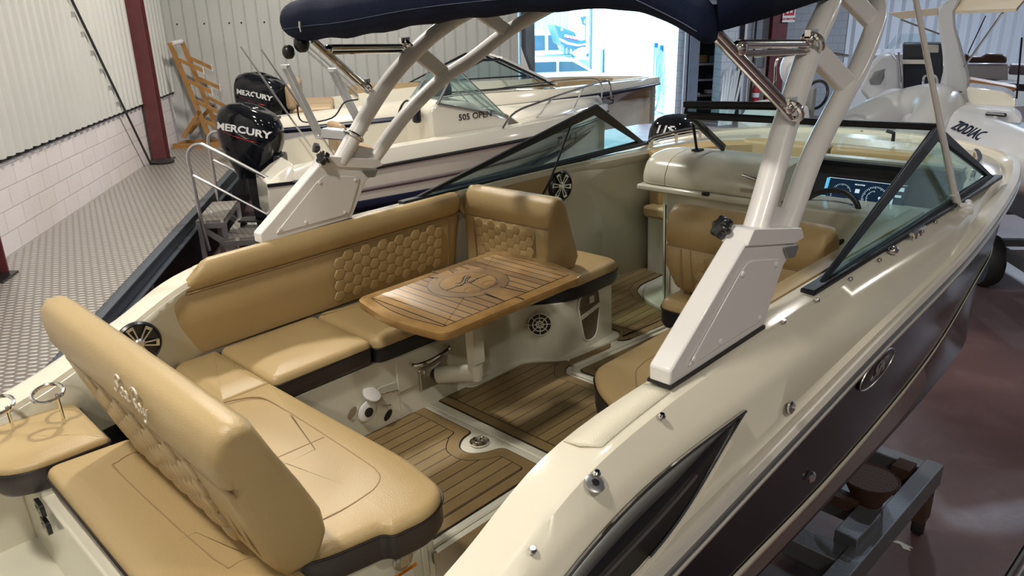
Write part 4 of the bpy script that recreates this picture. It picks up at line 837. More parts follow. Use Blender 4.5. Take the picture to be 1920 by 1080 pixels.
t.part('tower_arch', G().tube([V(x, y, z) for x, y, z in legB[6:]] + [V(-x, y, z) for x, y, z in legB[6:-1][::-1]], .034, 20, 5), M['white'])
# bimini
t = T('bimini_top', 'navy canvas bimini top rolled at its aft edge with stainless struts', 'canopy', (0, 1.8, 1.70), FB)
arch = [(-1.045, 1.735, .025), (-1.03, 1.715, .055), (-.96, 1.700, .078), (-.78, 1.702, .088), (-.52, 1.711, .088), (-.06, 1.748, .08), (.39, 1.766, .07), (.61, 1.764, .066), (.69, 1.764, .064), (.78, 1.757, .06), (.865, 1.726, .058), (.94, 1.695, .055), (.985, 1.675, .048), (1.005, 1.68, .02)]
S = smooth([V(*a) for a in arch], 6); rings = []
for p in S:
    x, zb, r = p.x, p.y, max(.012, p.z); wob = .004 * sin(x * 23)
    rings.append([V(x, 1.78 + (r * 1.0) * cos(a), zb + r + wob + r * sin(a)) for a in [2 * pi * k / 20 for k in range(20)]])
rl = t.part('rolled_boot', G().loft(rings), M['canvas'], ang=60)
t.part('stitching', G().tube([V(p.x, 1.78 - max(.012, p.z) * .93, p.y + max(.012, p.z) * .62) for p in S[3:-6]], .0016, 5), M['seamlight'], parent=rl)
g = G(); g.tube([(-.80, 1.685, 1.775), (-.80, 1.682, 1.75)], .006); g.tube([(-.80, 1.68, 1.765), (-.795, 1.68, 1.735)], .003); t.part('zip_pull', g, M['steel'], parent=rl)
rings = []
for i in range(15):
    x = -1.0 + 2.0 * i / 14; cz = 1.79 + .10 * (1 - x * x) ; e = 1.0 if abs(x) < .93 else .0
    rings.append([V(x, 1.80, cz), V(x, 2.1, cz + .012), V(x * .985, 2.5, cz + .018), V(x * .96, 3.0, cz + .03), V(x * .95, 3.6, cz + .03)])
rings = [[V(-1.02, 1.80, 1.71), V(-1.0, 2.1, 1.725), V(-.985, 2.5, 1.745), V(-.96, 3.0, 1.77), V(-.95, 3.6, 1.78)]] + rings + [[V(1.005, 1.80, 1.70), V(.99, 2.1, 1.72), V(.955, 2.5, 1.752), V(.93, 3.0, 1.775), V(.93, 3.6, 1.78)]]
t.part('canopy_cloth', G().loft(rings, False), M['canvas'], solid=.006)
g = G()
for c, r in ((V(-1.005, 1.73, 1.655), .028), (V(-.975, 1.78, 1.685), .035)): g.ball(c, r, 12, 8, (.9, 1, 1.1))
t.part('strap_bundle', g, M['black'])
def clampg(p, r=.024):
    g = G(); g.torus(p, (.1, 1, .6), r, .010, 20, 8); g.ball(Vector(p) + V(0, -.02, .012), .018, 10, 8); g.box(Vector(p) + V(0, -.012, .03), (.018, .05, .018)); return g
for s in (1, -1):
    top_ = V(s * .97, 1.81, 1.72); lo = V(s * 1.048, 2.135, 1.462); hi = V(s * .995, 2.35, 1.632)
    t.part('strut', G().tube([top_, lo], .0125, 12).tube([top_ + V(0, .02, -.03), lo + V(0, .0, -.022)], .009), M['chrome']); m_ = top_.lerp(lo, .34)
    t.part('strut', G().tube([m_ + V(0, -.0, .028), hi + V(0, -.03, .0)], .012, 12).tube([m_ + V(0, 0, .004), hi + V(0, -.03, -.022)], .009), M['chrome'])
    t.part('strut_knuckle', G().ball(m_ + V(0, 0, .018), .022, 12, 8), M['chrome'])
    t.part('tube_clamp', clampg(lo, .030), M['chrome']); t.part('tube_clamp', clampg(hi, .030), M['chrome'])
# board rack arm clamped to the port tower leg
t = T('board_rack', 'polished aluminium board rack clamped to the port tower tube', 'rack', (-1.12, 1.95, 1.24), FB)
c0 = V(-1.04, 2.02, 1.255)
g = G().torus(c0, (.05, .62, .78), .044, .010, 28, 8); g.box(c0 + V(-.04, .06, .03), (.02, .06, .04)); t.part('rack_clamp', g, M['chrome'])
t.part('rack_arm', G().bar(c0 + V(-.04, .0, 0), c0 + V(-.22, -.02, .0), .05, .05), M['alu'], bev=.008)
for dy, L0 in ((-.03, .34), (.22, .30)):
    b0 = c0 + V(-.25, dy, -.02); b1 = b0 + V(-.05, -.10, L0)
    g = G(); 
    for e in (-.022, .022): g.bar(b0 + V(e, 0, 0), b1 + V(e, 0, 0), .014, .022)
    g.bar(b1 + V(-.03, 0, 0), b1 + V(.03, 0, 0), .024, .02); g.bar(b0 + V(-.03, 0, 0), b0 + V(.03, 0, 0), .024, .02); t.part('rack_fork', g, M['alu'], bev=.003)
t.part('bungee', G().tube([c0 + V(-.30, -.1, .14), c0 + V(-.36, -.05, .05), c0 + V(-.25, .05, .06), c0 + V(-.2, .1, .13), c0 + V(-.08, .1, .15)], .004, 6, 5), M['black'])
t.part('clamp_knob', G().lathe([(.012, 0), (.024, .01), (.024, .028), (.001, .03)], c0 + V(-.22, -.06, -.07), (-.2, -.8, .3), 12), M['black'])
# white whip antenna on the starboard side deck
t = T('whip_antenna', 'white whip antenna rising from a ratchet mount on the starboard side deck', 'antenna', (1.10, 3.70, .82), FB)
t.part('whip', G().tube([(1.075, 3.68, .875), (1.01, 3.53, 1.25), (.93, 3.36, 1.70), (.80, 3.06, 2.45)], [.016, .008], 10), M['white'])
t.part('ferrule', G().tube([(1.083, 3.70, .835), (1.07, 3.665, .905)], .020, 14), M['white'])
g = G().box((1.12, 3.66, .815), (.035, .10, .018)); g.lathe([(.022, -.03), (.028, -.02), (.028, .02), (.022, .03)], (1.11, 3.71, .83), (1, .5, 0), 16); g.ball((1.10, 3.78, .84), .018); g.tube([(1.09, 3.72, .84), (1.11, 3.66, .86)], .01); t.part('ratchet_mount', g, M['white'])
# ---------------------------------------------------------------- the other boats and the furniture of the hall
FWi = FW.inverted()
def pb(px, py, **k):
    """point of the building frame under an image pixel, on the plane X=, Y= or Z="""
    d = Vector(MR[0]) * (px - 960) / 1450 + Vector(MR[1]) * (py - 540) / 1450 + Vector(MR[2]); d = FWi.to_3x3() @ d
    (a, v), = k.items(); i = 'XYZ'.index(a); o = V(0, 0, 3.1); return o + d * ((v - o[i]) / d[i])
def fr(x, y, hd, z=0): return FW @ Matrix.Translation((x, y, z)) @ Matrix.Rotation(-radians(hd), 4, 'Z')
M['wood'] = mat('varnished pine', (.42, .22, .07), .4, bump=.1, col2=(.34, .17, .05), vscale=8)
M['blackgloss'] = mat('glossy black cowl', (.005, .006, .009), .1, coat=.25, spec=.3)
M['decal'] = mat('silver decal', (.72, .73, .75), .3)
M['reddecal'] = mat('red decal', (.35, .02, .02), .3)
M['b1'] = mat('cream hull gelcoat', (.74, .71, .62), .14, coat=.6)
M['b2'] = mat('pale lilac grey hull gelcoat', (.58, .56, .60), .14, coat=.6)
M['beige'] = mat('beige upholstery', (.40, .29, .17), .5, bump=.1)
M['darkvinyl'] = mat('dark vinyl', (.03, .03, .04), .4)
M['tube'] = mat('white inflatable fabric', (.62, .64, .68), .38, bump=.06, bscale=12)
M['tubegrey'] = mat('wrapped pale grey fabric', (.52, .53, .54), .3, bump=.5, bscale=9)
M['deepblue'] = mat('navy stripe', (.006, .010, .035), .3)
M['brown'] = mat('brown leatherette', (.07, .035, .025), .4)
M['caramel'] = mat('caramel upholstery', (.33, .15, .05), .45)
M['bluepaint'] = mat('blue trailer paint', (.02, .16, .55), .4)
M['sage'] = mat('dull galvanised tube', (.22, .23, .25), .45, metal=.7, bump=.15)
M['rust'] = mat('rusty iron', (.075, .035, .022), .7, bump=.5, bscale=60)
# stairs from the platform
t = T('platform_stairs', 'small aluminium two-step stair with tubular handrails at the platform edge', 'stairs', (-1.9, 9.3, 0), FW)
Yn, Yf = 8.80, 9.80
M['tread'] = platemat(); M['tread'].name = 'tread plate'
for x0, x1, z in ((-2.16, -1.86, .93), (-1.89, -1.56, .71)):
    g = G().box(((x0 + x1) / 2, (Yn + Yf) / 2 + .03, z - .0), (x1 - x0, .96, .03)); td = t.part('tread', g, M['tread'])
    g = G()
    for y in (Yn + .06, Yf - .0): g.box(((x0 + x1) / 2, y, z - .045), (x1 - x0, .035, .06))
    for x in (x0 + .015, x1 - .015): g.box((x, (Yn + Yf) / 2 + .03, z - .04), (.03, .92, .05))
    t.part('tread_frame', g, M['alu'], parent=td)
for y in (Yn + .06, Yf):
    g = G(); g.bar((-2.15, y, .9), (-1.5, y, .35), .03, .06); g.bar((-1.86, y, .92), (-1.86, y, .6), .03, .05); g.bar((-1.57, y, .70), (-1.57, y, .0), .03, .05); g.bar((-2.12, y, .92), (-2.12, y, .0), .04, .05); t.part('stringer', g, M['alu'])
def rail(Y, pts, mid, base):
    P = [pb(x, y, Y=Y) for x, y in pts]; t.part('handrail', G().tube(P, .019, 10, 5), M['steel']); t.part('mid_rail', G().tube([pb(x, y, Y=Y) for x, y in mid], .015, 8), M['steel'])
rail(8.72, [(393, 470), (378, 415), (362, 340), (352, 295), (358, 277), (374, 270), (392, 277), (460, 312), (530, 350), (538, 364), (540, 395)], [(362, 329), (505, 404)], 0)
rail(9.86, [(409, 386), (404, 345), (395, 290), (390, 262), (397, 249), (412, 246), (424, 250), (490, 285), (548, 316), (558, 326), (561, 350)], [(400, 300), (532, 367)], 0)
# wooden rack in the corner
t = T('wooden_rack', 'pine rack with upward arms standing in the corner by the end wall', 'rack', (-3.2, 14.1, 1.0), FW)
for Y, post, arms in ((13.92, ((318, 80), (391, 253)), [((333, 111), (382, 133)), ((350, 150), (398, 173)), ((367, 189), (415, 213)), ((382, 226), (421, 244))]),
                      (14.28, ((341, 78), (409, 245)), [((353, 107), (398, 128)), ((373, 147), (413, 165)), ((389, 182), (429, 203)), ((399, 217), (429, 231))])):
    p = t.part('upright', G().bar(pb(*post[0], Y=Y), pb(*post[1], Y=Y), .05, .07), M['wood'])
    for a, b in arms:
        A, B_ = pb(*a, Y=Y), pb(*b, Y=Y); t.part('arm', G().bar(A, B_, .045, .055), M['wood'], parent=p)
        t.part('end_stop', G().bar(B_ + V(.0, 0, .07), B_ - V(0, 0, .05), .05, .012), M['white'], parent=p)
z_ = 1.035
t.part('foot_beam', G().bar((-3.55, 13.90, z_), (-2.65, 13.90, z_), .06, .07), M['wood']); t.part('foot_beam', G().bar((-3.45, 14.32, z_), (-2.65, 14.32, z_), .06, .07), M['wood'])
t.part('foot_beam', G().bar((-3.53, 13.9, z_), (-3.45, 14.32, z_), .06, .07), M['wood'])
for Y, a, b in ((13.92, (343, 258), (375, 208)), (14.28, (355, 250), (392, 205))): t.part('diagonal_brace', G().bar(pb(*a, Y=Y), pb(*b, Y=Y), .05, .06), M['wood'])
t.part('roller', G().tube([pb(322, 82, Y=13.92), pb(340, 78, Y=14.28)], .04, 10), M['white'])
t = T('black_pole', 'thin black pole leaning on the left cladding down to the platform', 'pole', (-3.5, 12.4, 1.0), FW)
t.part('rod', G().tube([(-3.52, 12.38, 1.0), (-3.5, 10.3, 3.42), (-3.5, 8.2, 5.9)], .017, 8), M['black'])
t = T('foot_pad', 'round black rubber pad lying at the foot of the maroon column', 'pad', (-3.40, 12.55, 1.0), FW); t.part('pad', G().lathe([(.16, 0), (.17, .03), (.13, .05), (.001, .05)], (-3.38, 12.50, 1.0)), M['rubber'])
t = T('rubbish_bag', 'shiny black rubbish bag on the dark floor beside the platform stairs', 'bag', (-1.75, 7.6, 0), FW)
g = G(); random.seed(3); rings = []
for j in range(1, 12):
    a = pi * j / 12; rings.append([V(-1.75, 7.6, .3) + V(.33 * sin(a) * cos(2 * pi * k / 18), .33 * sin(a) * sin(2 * pi * k / 18), .30 * cos(a)) * (1 + random.uniform(-.12, .12)) for k in range(18)])
t.part('bag', g.loft(rings), M['blackgloss'])
for x, y, lab, m, sz in ((-1.95, 10.6, 'brown timber block on the floor under the first outboard motor', 'wood', (.2, .3, .35)), (-1.9, 5.2, 'blue plastic crate under the platform edge near the foreground boat', 'bluepaint', (.4, .3, .3)), (-1.6, 6.2, 'folded grey tarpaulin on the floor between the platform and the foreground boat', 'sage', (.7, .5, .12))):
    nm = {'wood': 'timber_block', 'bluepaint': 'plastic_crate', 'sage': 'tarpaulin'}[m]; tt = T(nm, lab, nm.split('_')[-1], (x, y, 0), FW); tt.part('body', G().box((x, y, sz[2] / 2), sz), M[m], bev=.015)
    if m == 'bluepaint': tt.part('rim', G().box((x, y, sz[2]), (sz[0] + .03, sz[1] + .03, .03)), M[m])
# ---- outboard motors
def outboard(name_lab, frame, z, text='MERCURY', tilt=0, hp=None, tsz=.085, s=1.0, cover=False):
    F = frame @ Matrix.Translation((0, 0, z)) @ Matrix.Rotation(radians(tilt), 4, 'X'); t = T('outboard_motor', name_lab, 'outboard motor', (0, 0, 0), F)
    secs = [(-.26, .60, .55, 0), (-.20, .68, .62, 0), (-.12, .76, .72, 0), (0, .88, .86, 0), (.08, .96, .95, 0), (.18, 1.0, 1.0, 0), (.28, 1.0, .99, -.005), (.36, .95, .93, -.015), (.42, .84, .84, -.02), (.46, .66, .70, -.03), (.485, .40, .46, -.04), (.49, .1, .12, -.05)]
    rings = []
    for zz, a, b, dy in secs:
        ring = []
        for k in range(32):
            th = 2 * pi * k / 32; c, q = cos(th), sin(th); e = .62
            x = (abs(c) ** e) * (1 if c > 0 else -1) * .215 * a; y = (abs(q) ** e) * (1 if q > 0 else -1) * .325 * b
            if q > 0: x *= 1 - .22 * q * q; zz2 = zz - .07 * q * max(0, zz) / .48
            else: zz2 = zz
            w_ = (.012 * sin(th * 7 + zz * 9)) if cover else 0
            ring.append(V((x + w_) * s, (y + dy + w_) * s, zz2 * s))
        rings.append(ring)
    cw = t.part('cowl', G().loft(rings), M['blackgloss'], ang=40)
    if text:
        def pf(x, y, q, z0=.25):
            y = y - .16 * x
            yy = -.02 * s + x; u = min(.98, abs(yy) / (.325 * s)); k = (1 - u ** (2 / .62)) ** .31; kk = 1 - .22 * (yy / (.325 * s)) ** 2 if yy > 0 else 1
            zf = .07 * max(0, yy / (.325 * s)) * z0 / .48; return V((.215 * s) * k * kk + q + .007, yy, (z0 - zf) * s + y)
        tg = textg(text, tsz * s, pf, .006, .0035, .15, 1.2)
        t.part('lettering', tg, M['decal'], parent=cw, label='silver raised lettering')
        t.part('red_swoosh', G().prism([(-.21, .0), (.16, -.045), (.21, -.03), (.10, -.055), (-.05, -.04)], lambda x, y, q: pf(x * s, y * s, q, .205), 0, .003), M['reddecal'], parent=cw)
    t.part('vent_slots', G().box((.0, .28 * s, .33 * s), (.20 * s, .02, .03)), M['black'], parent=cw)
    g = G(); pr = [(-.10, -.02), (.16, -.02), (.12, -.45), (.13, -.70), (-.06, -.70), (-.10, -.40)]
    g.loft([[V(x * .09 / .09, y * s, zz * s) for y, zz in pr] for x in (-.07, .07)]); t.part('midsection', g, M['black'], bev=.02)
    t.part('cavitation_plate', G().box((0, -.06, -.72 * s), (.22, .42, .02)), M['black'], bev=.006)
    g = G().tube([(0, -.26, -.88 * s), (0, -.12, -.88 * s), (0, .10, -.88 * s), (0, .2, -.88 * s)], [.05, .035], 14); g.loft([[V(x, y * s, zz * s) for y, zz in ((-.08, -.70), (.10, -.70), (.06, -1.05), (-.02, -1.08))] for x in (-.02, .02)]); t.part('gearcase', g, M['black'])
    for k in range(3):
        a = 2 * pi * k / 3; d = V(cos(a), 0, sin(a)); c = V(0, -.27, -.88 * s); t.part('propeller_blade', G().loft([[c + d * r_ + V(0, o, 0) + d.cross(V(0, 1, 0)) * w2 for o, w2 in ((-.02, -.05), (.02, .05), (.024, .05), (-.016, -.05))] for r_ in (.04, .15)]), M['black'])
    g = G().box((0, .26 * s, -.16 * s), (.26, .10, .30)); t.part('mount_bracket', g, M['black'], bev=.02)
    t.part('badge', G().lathe([(.03, 0), (.03, .004), (.001, .004)], V(.20 * s, -.25 * s, .03 * s), (1, -.3, 0), 16), M['sage'], parent=cw)
    if hp:
        pf = plane(V(0, -.318 * s, .375 * s), (1, 0, 0), (0, .22, 1), .006)
        t.part('lettering', textg(hp, .10 * s, pf, .004, .003, .2, 1.2), M['decal'], parent=cw); pf2 = plane(V(0, -.330 * s, .27 * s), (1, 0, 0), (0, .0, 1), .004)
        t.part('badge', G().prism(ell(.075, .035, 24), pf2, 0, .004), M['decal'], parent=cw); t.part('badge', G().prism(rpoly([(-.12, .0), (.12, .0), (.12, .028), (-.12, .028)], .012), lambda x, y, q: pf2(x, y - .10, q), -.002, .004), M['decal'], parent=cw)
    return t
outboard('black outboard motor nearest the aluminium stairs, with silver lettering and a red swoosh', fr(-1.50, 9.30, 101), 1.62, 'MERCURY', s=1.12, tsz=.098)
outboard('black outboard motor behind the first one, partly hidden, close to the end wall', fr(-1.72, 12.1, 108), 1.72, 'MERCURY', s=1.22, tsz=.08, cover=True)
outboard('black 115 outboard motor seen beyond the front windshield in the doorway light', fr(3.28, 8.45, 42), 1.36, 'MERCURY', tilt=0, hp='115', s=1.22)
# ---- hulls
def hullboat(name, lab, F, ys, R, Rz, C_, Cz, K, D, Dz, hm, stripe=None, rake=0, floorz=None, inner=.16, coam=None, cat='boat', parts=True):
    """open boat: sheer (R), chine (C_), keel, deck edge (D); closed with a liner"""
    t = T(name, lab, cat, (0, ys[0] + 1, K[0]), F)
    n9 = len(ys) - 1; sm = lambda X, Z, rk=0: smooth([V(a, b - rk * (i / n9) ** 3, c) for i, (a, b, c) in enumerate(zip(X, ys, Z))], 6)
    lr, lc, ld = sm(R, Rz), sm(C_, Cz, rake), sm(D, Dz); lk = sm([.0] * len(ys), K, rake * 1.5); lm = [a.lerp(b, .5) + V(.02, 0, 0) * min(1, a.x * 3) for a, b in zip(lr, lc)]
    def two(L, close=None, **k):
        g = G()
        for s in (1, -1): g.loft([[mir(p, s) for p in q] for q in L], False)
        return g
    g = two([lk, lc, lm, lr]); q0 = [lk[0], lc[0], lm[0], lr[0], mir(lr[0], -1), mir(lm[0], -1), mir(lc[0], -1)]; g.add(q0, [tuple(range(7))]); t.part('hull', g, hm, ang=30)
    li = [V(max(.0, p.x - inner), p.y - (inner if i == len(ld) - 1 else 0), p.z + .01) for i, p in enumerate(ld)]
    fz = floorz if floorz is not None else Rz[0] - .5
    lf = [V(max(0, p.x - .05), p.y, fz) for p in li]
    g = two([lr, [a.lerp(b, .5) + V(.012, 0, 0) * min(1, a.x * 3) for a, b in zip(lr, ld)], ld, li]); t.part('side_deck', g, M['b1'] if coam is None else coam, ang=40)
    g = two([li, lf]); g.loft([[mir(p, s) for p in lf] for s in (1, -1)], False); t.part('liner', g, M['b1'])
    g = G()
    for s in (1, -1): g.tube([mir(p + V(.012 * min(1, p.x * 5), 0, 0), s) for p in lr], .022, 8)
    t.part('rub_rail', g, M['black'] if stripe is None else stripe)
    return t, lr, ld, li, lc
def sidept(lr, lc, y, t_, o=.006):
    for (a, b), (c, d) in zip(zip(lr, lr[1:]), zip(lc, lc[1:])):
        if a.y <= y <= b.y:
            k = (y - a.y) / max(1e-6, b.y - a.y); p = a.lerp(b, k); q = c.lerp(d, k); m_ = p.lerp(q, t_) + V(.02 * 4 * t_ * (1 - t_) + o, 0, 0); return V(m_.x, y, m_.z)
    return lr[-1]
def cradle(F, lab, x, y0, y1, zb, nm='boat_trailer'):
    t = T(nm, lab, 'trailer', (0, (y0 + y1) / 2, 0), F)
    for s in (1, -1):
        t.part('side_rail', G().box((s * x, (y0 + y1) / 2, .42), (.08, y1 - y0, .10)), M['sage']); t.part('bunk', G().box((s * x * .6, (y0 + y1) / 2, zb - .05), (.10, (y1 - y0) * .7, .10)), M['rubber'])
        for y in (y0 + .4, y1 - .4): t.part('bunk_post', G().box((s * x * .6, y, (zb - .1 + .42) / 2), (.05, .05, zb - .52)), M['sage'])
        w_ = t.part('wheel', G().lathe([(.12, -.08), (.28, -.09), (.30, -.05), (.30, .05), (.28, .09), (.12, .08)], (s * (x + .12), (y0 + y1) / 2 - .3, .30), (1, 0, 0), 28), M['rubber']); t.part('hub', G().lathe([(.16, -.02), (.16, .03), (.05, .05)], (s * (x + .14), (y0 + y1) / 2 - .3, .30), (s, 0, 0), 16), M['steel'], parent=w_)
    for y in (y0 + .1, y0 + .4, (y0 + y1) / 2, y1 - .4): t.part('cross_member', G().box((0, y, .42), (2 * x, .08, .08)), M['sage'])
    t.part('drawbar', G().bar((0, y1 - .4, .42), (0, y1 + 1.0, .42), .08, .08), M['sage']); return t
# boat 1: open fishing boat
h = 70; F1 = fr(-1.60, 9.36, h)
ys = [.28, .6, 1.2, 2.2, 3.2, 4.0, 4.65, 5.15]
t, lr, ld, li, lc = hullboat('open_motor_boat', 'cream open motor boat with low console beside the platform, right behind the foreground boat', F1, ys, [.92, .98, 1.0, 1.0, .92, .72, .40, 0], [1.38, 1.40, 1.45, 1.51, 1.56, 1.60, 1.63, 1.66],
    [.82, .84, .85, .83, .68, .45, .2, 0], [.92, .92, .93, .97, 1.06, 1.2, 1.4, 1.55], [.68, .66, .66, .68, .75, .88, 1.1, 1.5], [.86, .92, .94, .94, .86, .66, .35, 0], [1.50, 1.55, 1.62, 1.68, 1.72, 1.75, 1.77, 1.78], M['b1'], rake=.5, floorz=1.02)
for s in (1,):
    ysx = [.3 + i * .2 for i in range(23)]
    t.part('hull_stripe', G().loft([[sidept(lr, lc, y, .42), sidept(lr, lc, y, .52)] for y in ysx], False), mat('taupe stripe', (.26, .22, .22), .3), solid=.003)
    t.part('hull_stripe', G().loft([[sidept(lr, lc, y, .72), sidept(lr, lc, y, 1.0)] for y in ysx], False), M['deepblue'], solid=.003, label='navy lower hull band')
t.part('fore_deck', G().loft([[V(-x, y, z - .01), V(-x * .5, y, z + .09), V(0, y, z + .12), V(x * .5, y, z + .09), V(x, y, z - .01)] for x, y, z in ((.80, 3.25, 1.72), (.74, 3.6, 1.735), (.62, 4.0, 1.75), (.38, 4.55, 1.765), (.10, 4.98, 1.775))], False), M['b1'], solid=.02)
t.part('stern_platform', G().loft([[V(.36, y, 1.02), V(.36, y, zt_), V(.86, y, zt_ - .01), V(.93, y, 1.37), V(.90, y, 1.2), V(.84, y, .95)] for y, zt_ in ((.0, 1.42), (.06, 1.43), (.16, 1.50), (.32, 1.58))]), M['b1'], bev=.02); t.part('platform_strip', G().box((.925, .15, 1.375), (.03, .30, .035)), M['black'])
csl = t.part('console', G().prism([(2.05, 1.02), (2.0, 1.98), (2.12, 2.10), (2.55, 2.05), (3.1, 1.80), (3.2, 1.02)], lambda y, z, x: V(x, y, z), -.08, .72), M['b1'], bev=.05)
t.part('lettering', textg('505 OPEN', .105, plane((.726, 2.62, 1.88), (0, 1, .03), (0, 0, 1), .004), .004), M['line'], parent=csl)
fg, gl = frame_poly([(-.10, 2.12, 2.06), (.74, 2.12, 2.06), (.66, 2.42, 2.46), (.0, 2.42, 2.46)], .016, .02); wsd = t.part('windshield_frame', fg, M['steel']); t.part('windshield_glass', gl, M['clear'], parent=wsd)
for s_, x in ((1, .74), (-1, -.1)):
    fg, gl = frame_poly([(x, 2.12, 2.06), (x, 3.05, 1.84), (x - .07 * s_, 2.42, 2.46)], .014, .02); w2 = t.part('windshield_frame', fg, M['steel']); t.part('windshield_glass', gl, M['clear'], parent=w2)
t.part('windshield_glass', G().add([V(.74, 3.05, 1.84), V(-.1, 3.05, 1.84), V(0, 2.42, 2.46), V(.66, 2.42, 2.46)], [(0, 1, 2, 3)]), M['clear'], solid=.005)
sw = t.part('steering_wheel', G().torus((.25, 1.88, 1.92), (0, -1, .4), .16, .014, 28, 8), M['black']); t.part('throttle_lever', G().box((.60, 1.9, 1.95), (.10, .10, .22)), M['black'], bev=.03)
t.part('helm_chair', G().box((.30, 1.2, 1.35), (.45, .4, .5)), M['beige'], bev=.06); t.part('helm_chair_back', G().box((.30, 1.0, 1.72), (.45, .12, .35)), M['beige'], bev=.05)
g = G().tube([V(.9, 2.9, 1.72), V(.88, 3.1, 1.90), V(.78, 3.6, 2.0), V(.55, 4.2, 2.07), V(.25, 4.85, 2.12), V(.12, 5.08, 2.08), V(.12, 5.12, 1.85)], .014, 8, 5); g.tube([V(.72, 3.75, 2.02), V(.62, 3.55, 1.75)], .012); g.tube([V(.40, 4.45, 2.09), V(.34, 4.3, 1.77)], .012); t.part('bow_rail', g, M['chrome'])
g = G().tube([V(-x, y, z) for x, y, z in ((.9, 2.9, 1.72), (.88, 3.1, 1.90), (.78, 3.6, 2.0), (.55, 4.2, 2.07), (.25, 4.85, 2.12), (.12, 5.08, 2.08), (.12, 5.12, 1.85))], .014, 8, 5); t.part('bow_rail', g, M['chrome'])
t.part('mooring_cleat', G().tube([V(.64, 4.0, 1.78), V(.58, 4.15, 1.79)], .014), M['chrome']); t.part('bow_roller', G().box((0, 5.0, 1.80), (.08, .3, .05)), M['steel'])
t.part('lettering', textg('QUICKSILVER', .085, lambda x, y, q: sidept(lr, lc, .98 + x * .9, .0, .012) + V(q - .02, 0, .075 + y), .003, .004), M['line'], label='black lettering at the stern quarter')
t.part('lettering', textg('7ª BA-3', .13, lambda x, y, q: sidept(lr, lc, 3.95 + x, .0, .016) + V(q, 0, -.12 + y), .003, .002), M['line'])
t.part('mooring_ring', G().torus(sidept(lr, lc, -.05, -.0, .02) + V(0, 0, .06), (1, 0, 0), .02, .006, 14, 6), M['steel'])
for x in (-.55, .55):
    p0 = V(x, .9, 1.5); t.part('bimini_pole', G().tube([p0, p0 + V(0, -.5, .9), p0 + V(0, -.7, 1.25)], .012, 8), M['steel'])
cradle(F1, 'grey trailer under the cream open motor boat', .8, -.2, 3.6, .66)
# boat 2: bowrider behind
F2 = fr(-1.55, 11.98, 88)
ys = [0, .8, 1.8, 2.8, 3.8, 4.6, 5.35, 5.95]
t, lr, ld, li, lc = hullboat('bowrider_boat', 'pale bowrider boat with black windshield by the end wall, bow in the doorway light', F2, ys, [1.05, 1.1, 1.13, 1.12, 1.02, .80, .42, 0], [1.62, 1.66, 1.72, 1.78, 1.83, 1.87, 1.91, 1.93],
    [.9, .93, .94, .90, .74, .48, .2, 0], [1.0, 1.0, 1.02, 1.08, 1.16, 1.26, 1.40, 1.60], [.68, .68, .68, .69, .74, .86, 1.1, 1.5], [.96, 1.02, 1.05, 1.04, .96, .76, .38, 0], [1.78, 1.84, 1.92, 1.98, 2.0, 2.02, 2.03, 2.03], M['b2'], stripe=M['deepblue'], rake=1.0, floorz=1.3)
ysx = [.1 + i * .2 for i in range(28)]
t.part('hull_stripe', G().loft([[sidept(lr, lc, y, -.05, .01), sidept(lr, lc, y, .07)] for y in ysx], False), M['deepblue'], solid=.003)
t.part('lettering', textg('7ªBA-1-304-25', .15, lambda x, y, q: sidept(lr, lc, 4.55 + x, .22, .012) + V(q, 0, y), .003, .002, .1), M['line'], label='black registration lettering on the bow')
for a, b, c, d in (((1.02, 2.0, 1.97), (1.0, 4.15, 2.03), (.55, 3.1, 2.48), 1), ((-1.02, 2.0, 1.97), (-1.0, 4.15, 2.03), (-.55, 3.1, 2.48), 1)):
    s = 1 if a[0] > 0 else -1
    fg, gl = frame_poly([(s * 1.0, 2.0, 2.0), (s * .88, 4.0, 2.05), (s * .84, 3.2, 2.45), (s * .86, 2.95, 2.45)], .035, .03); w2 = t.part('windshield_frame', fg, M['frame']); t.part('windshield_glass', gl, M['clear'], parent=w2)
fg, gl = frame_poly([(-.82, 4.05, 2.06), (.82, 4.05, 2.06), (.80, 3.25, 2.45), (-.80, 3.25, 2.45)], .035, .03); w2 = t.part('windshield_frame', fg, M['white']); t.part('windshield_glass', gl, M['clear'], parent=w2)
t.part('windshield_mullion', G().bar((-.28, 3.25, 2.45), (-.28, 4.05, 2.06), .03, .04), M['frame'], parent=w2); t.part('windshield_mullion', G().bar((.28, 3.25, 2.45), (.28, 4.05, 2.06), .03, .04), M['frame'], parent=w2)
t.part('side_coaming_panel', G().prism(rpoly([(.95, 1.80), (2.3, 1.86), (2.35, 2.02), (1.1, 2.02)], .05), lambda y, z, x: V(x, y, z), -.93, -.90), M['beige'], label='beige padded side panel')
t.part('seat_cushion', G().box((-.2, .55, 1.78), (1.5, .55, .14)), M['beige'], bev=.04); t.part('seat_backrest', G().box((-.2, .28, 2.0), (1.5, .16, .34)), M['beige'], bev=.05); t.part('seat_skirt', G().box((-.2, .56, 1.66), (1.48, .53, .10)), M['darkvinyl'])
t.part('helm_seat', G().box((.5, 2.3, 1.9), (.5, .45, .5)), M['darkvinyl'], bev=.08); t.part('bow_cushion', G().loft([[V(s * a.x * .86, a.y - .05, a.z - .0) for s in (1,)] + [V(a.x * .70, a.y - .05, a.z - .02), V(a.x * .70, a.y - .05, a.z - .3)] for a in ld[26:-2]], False), M['beige'], solid=.03)
t.part('bow_cushion', G().loft([[V(-a.x * .86, a.y - .05, a.z), V(-a.x * .70, a.y - .05, a.z - .02), V(-a.x * .70, a.y - .05, a.z - .3)] for a in ld[26:-2]], False), M['beige'], solid=.03)
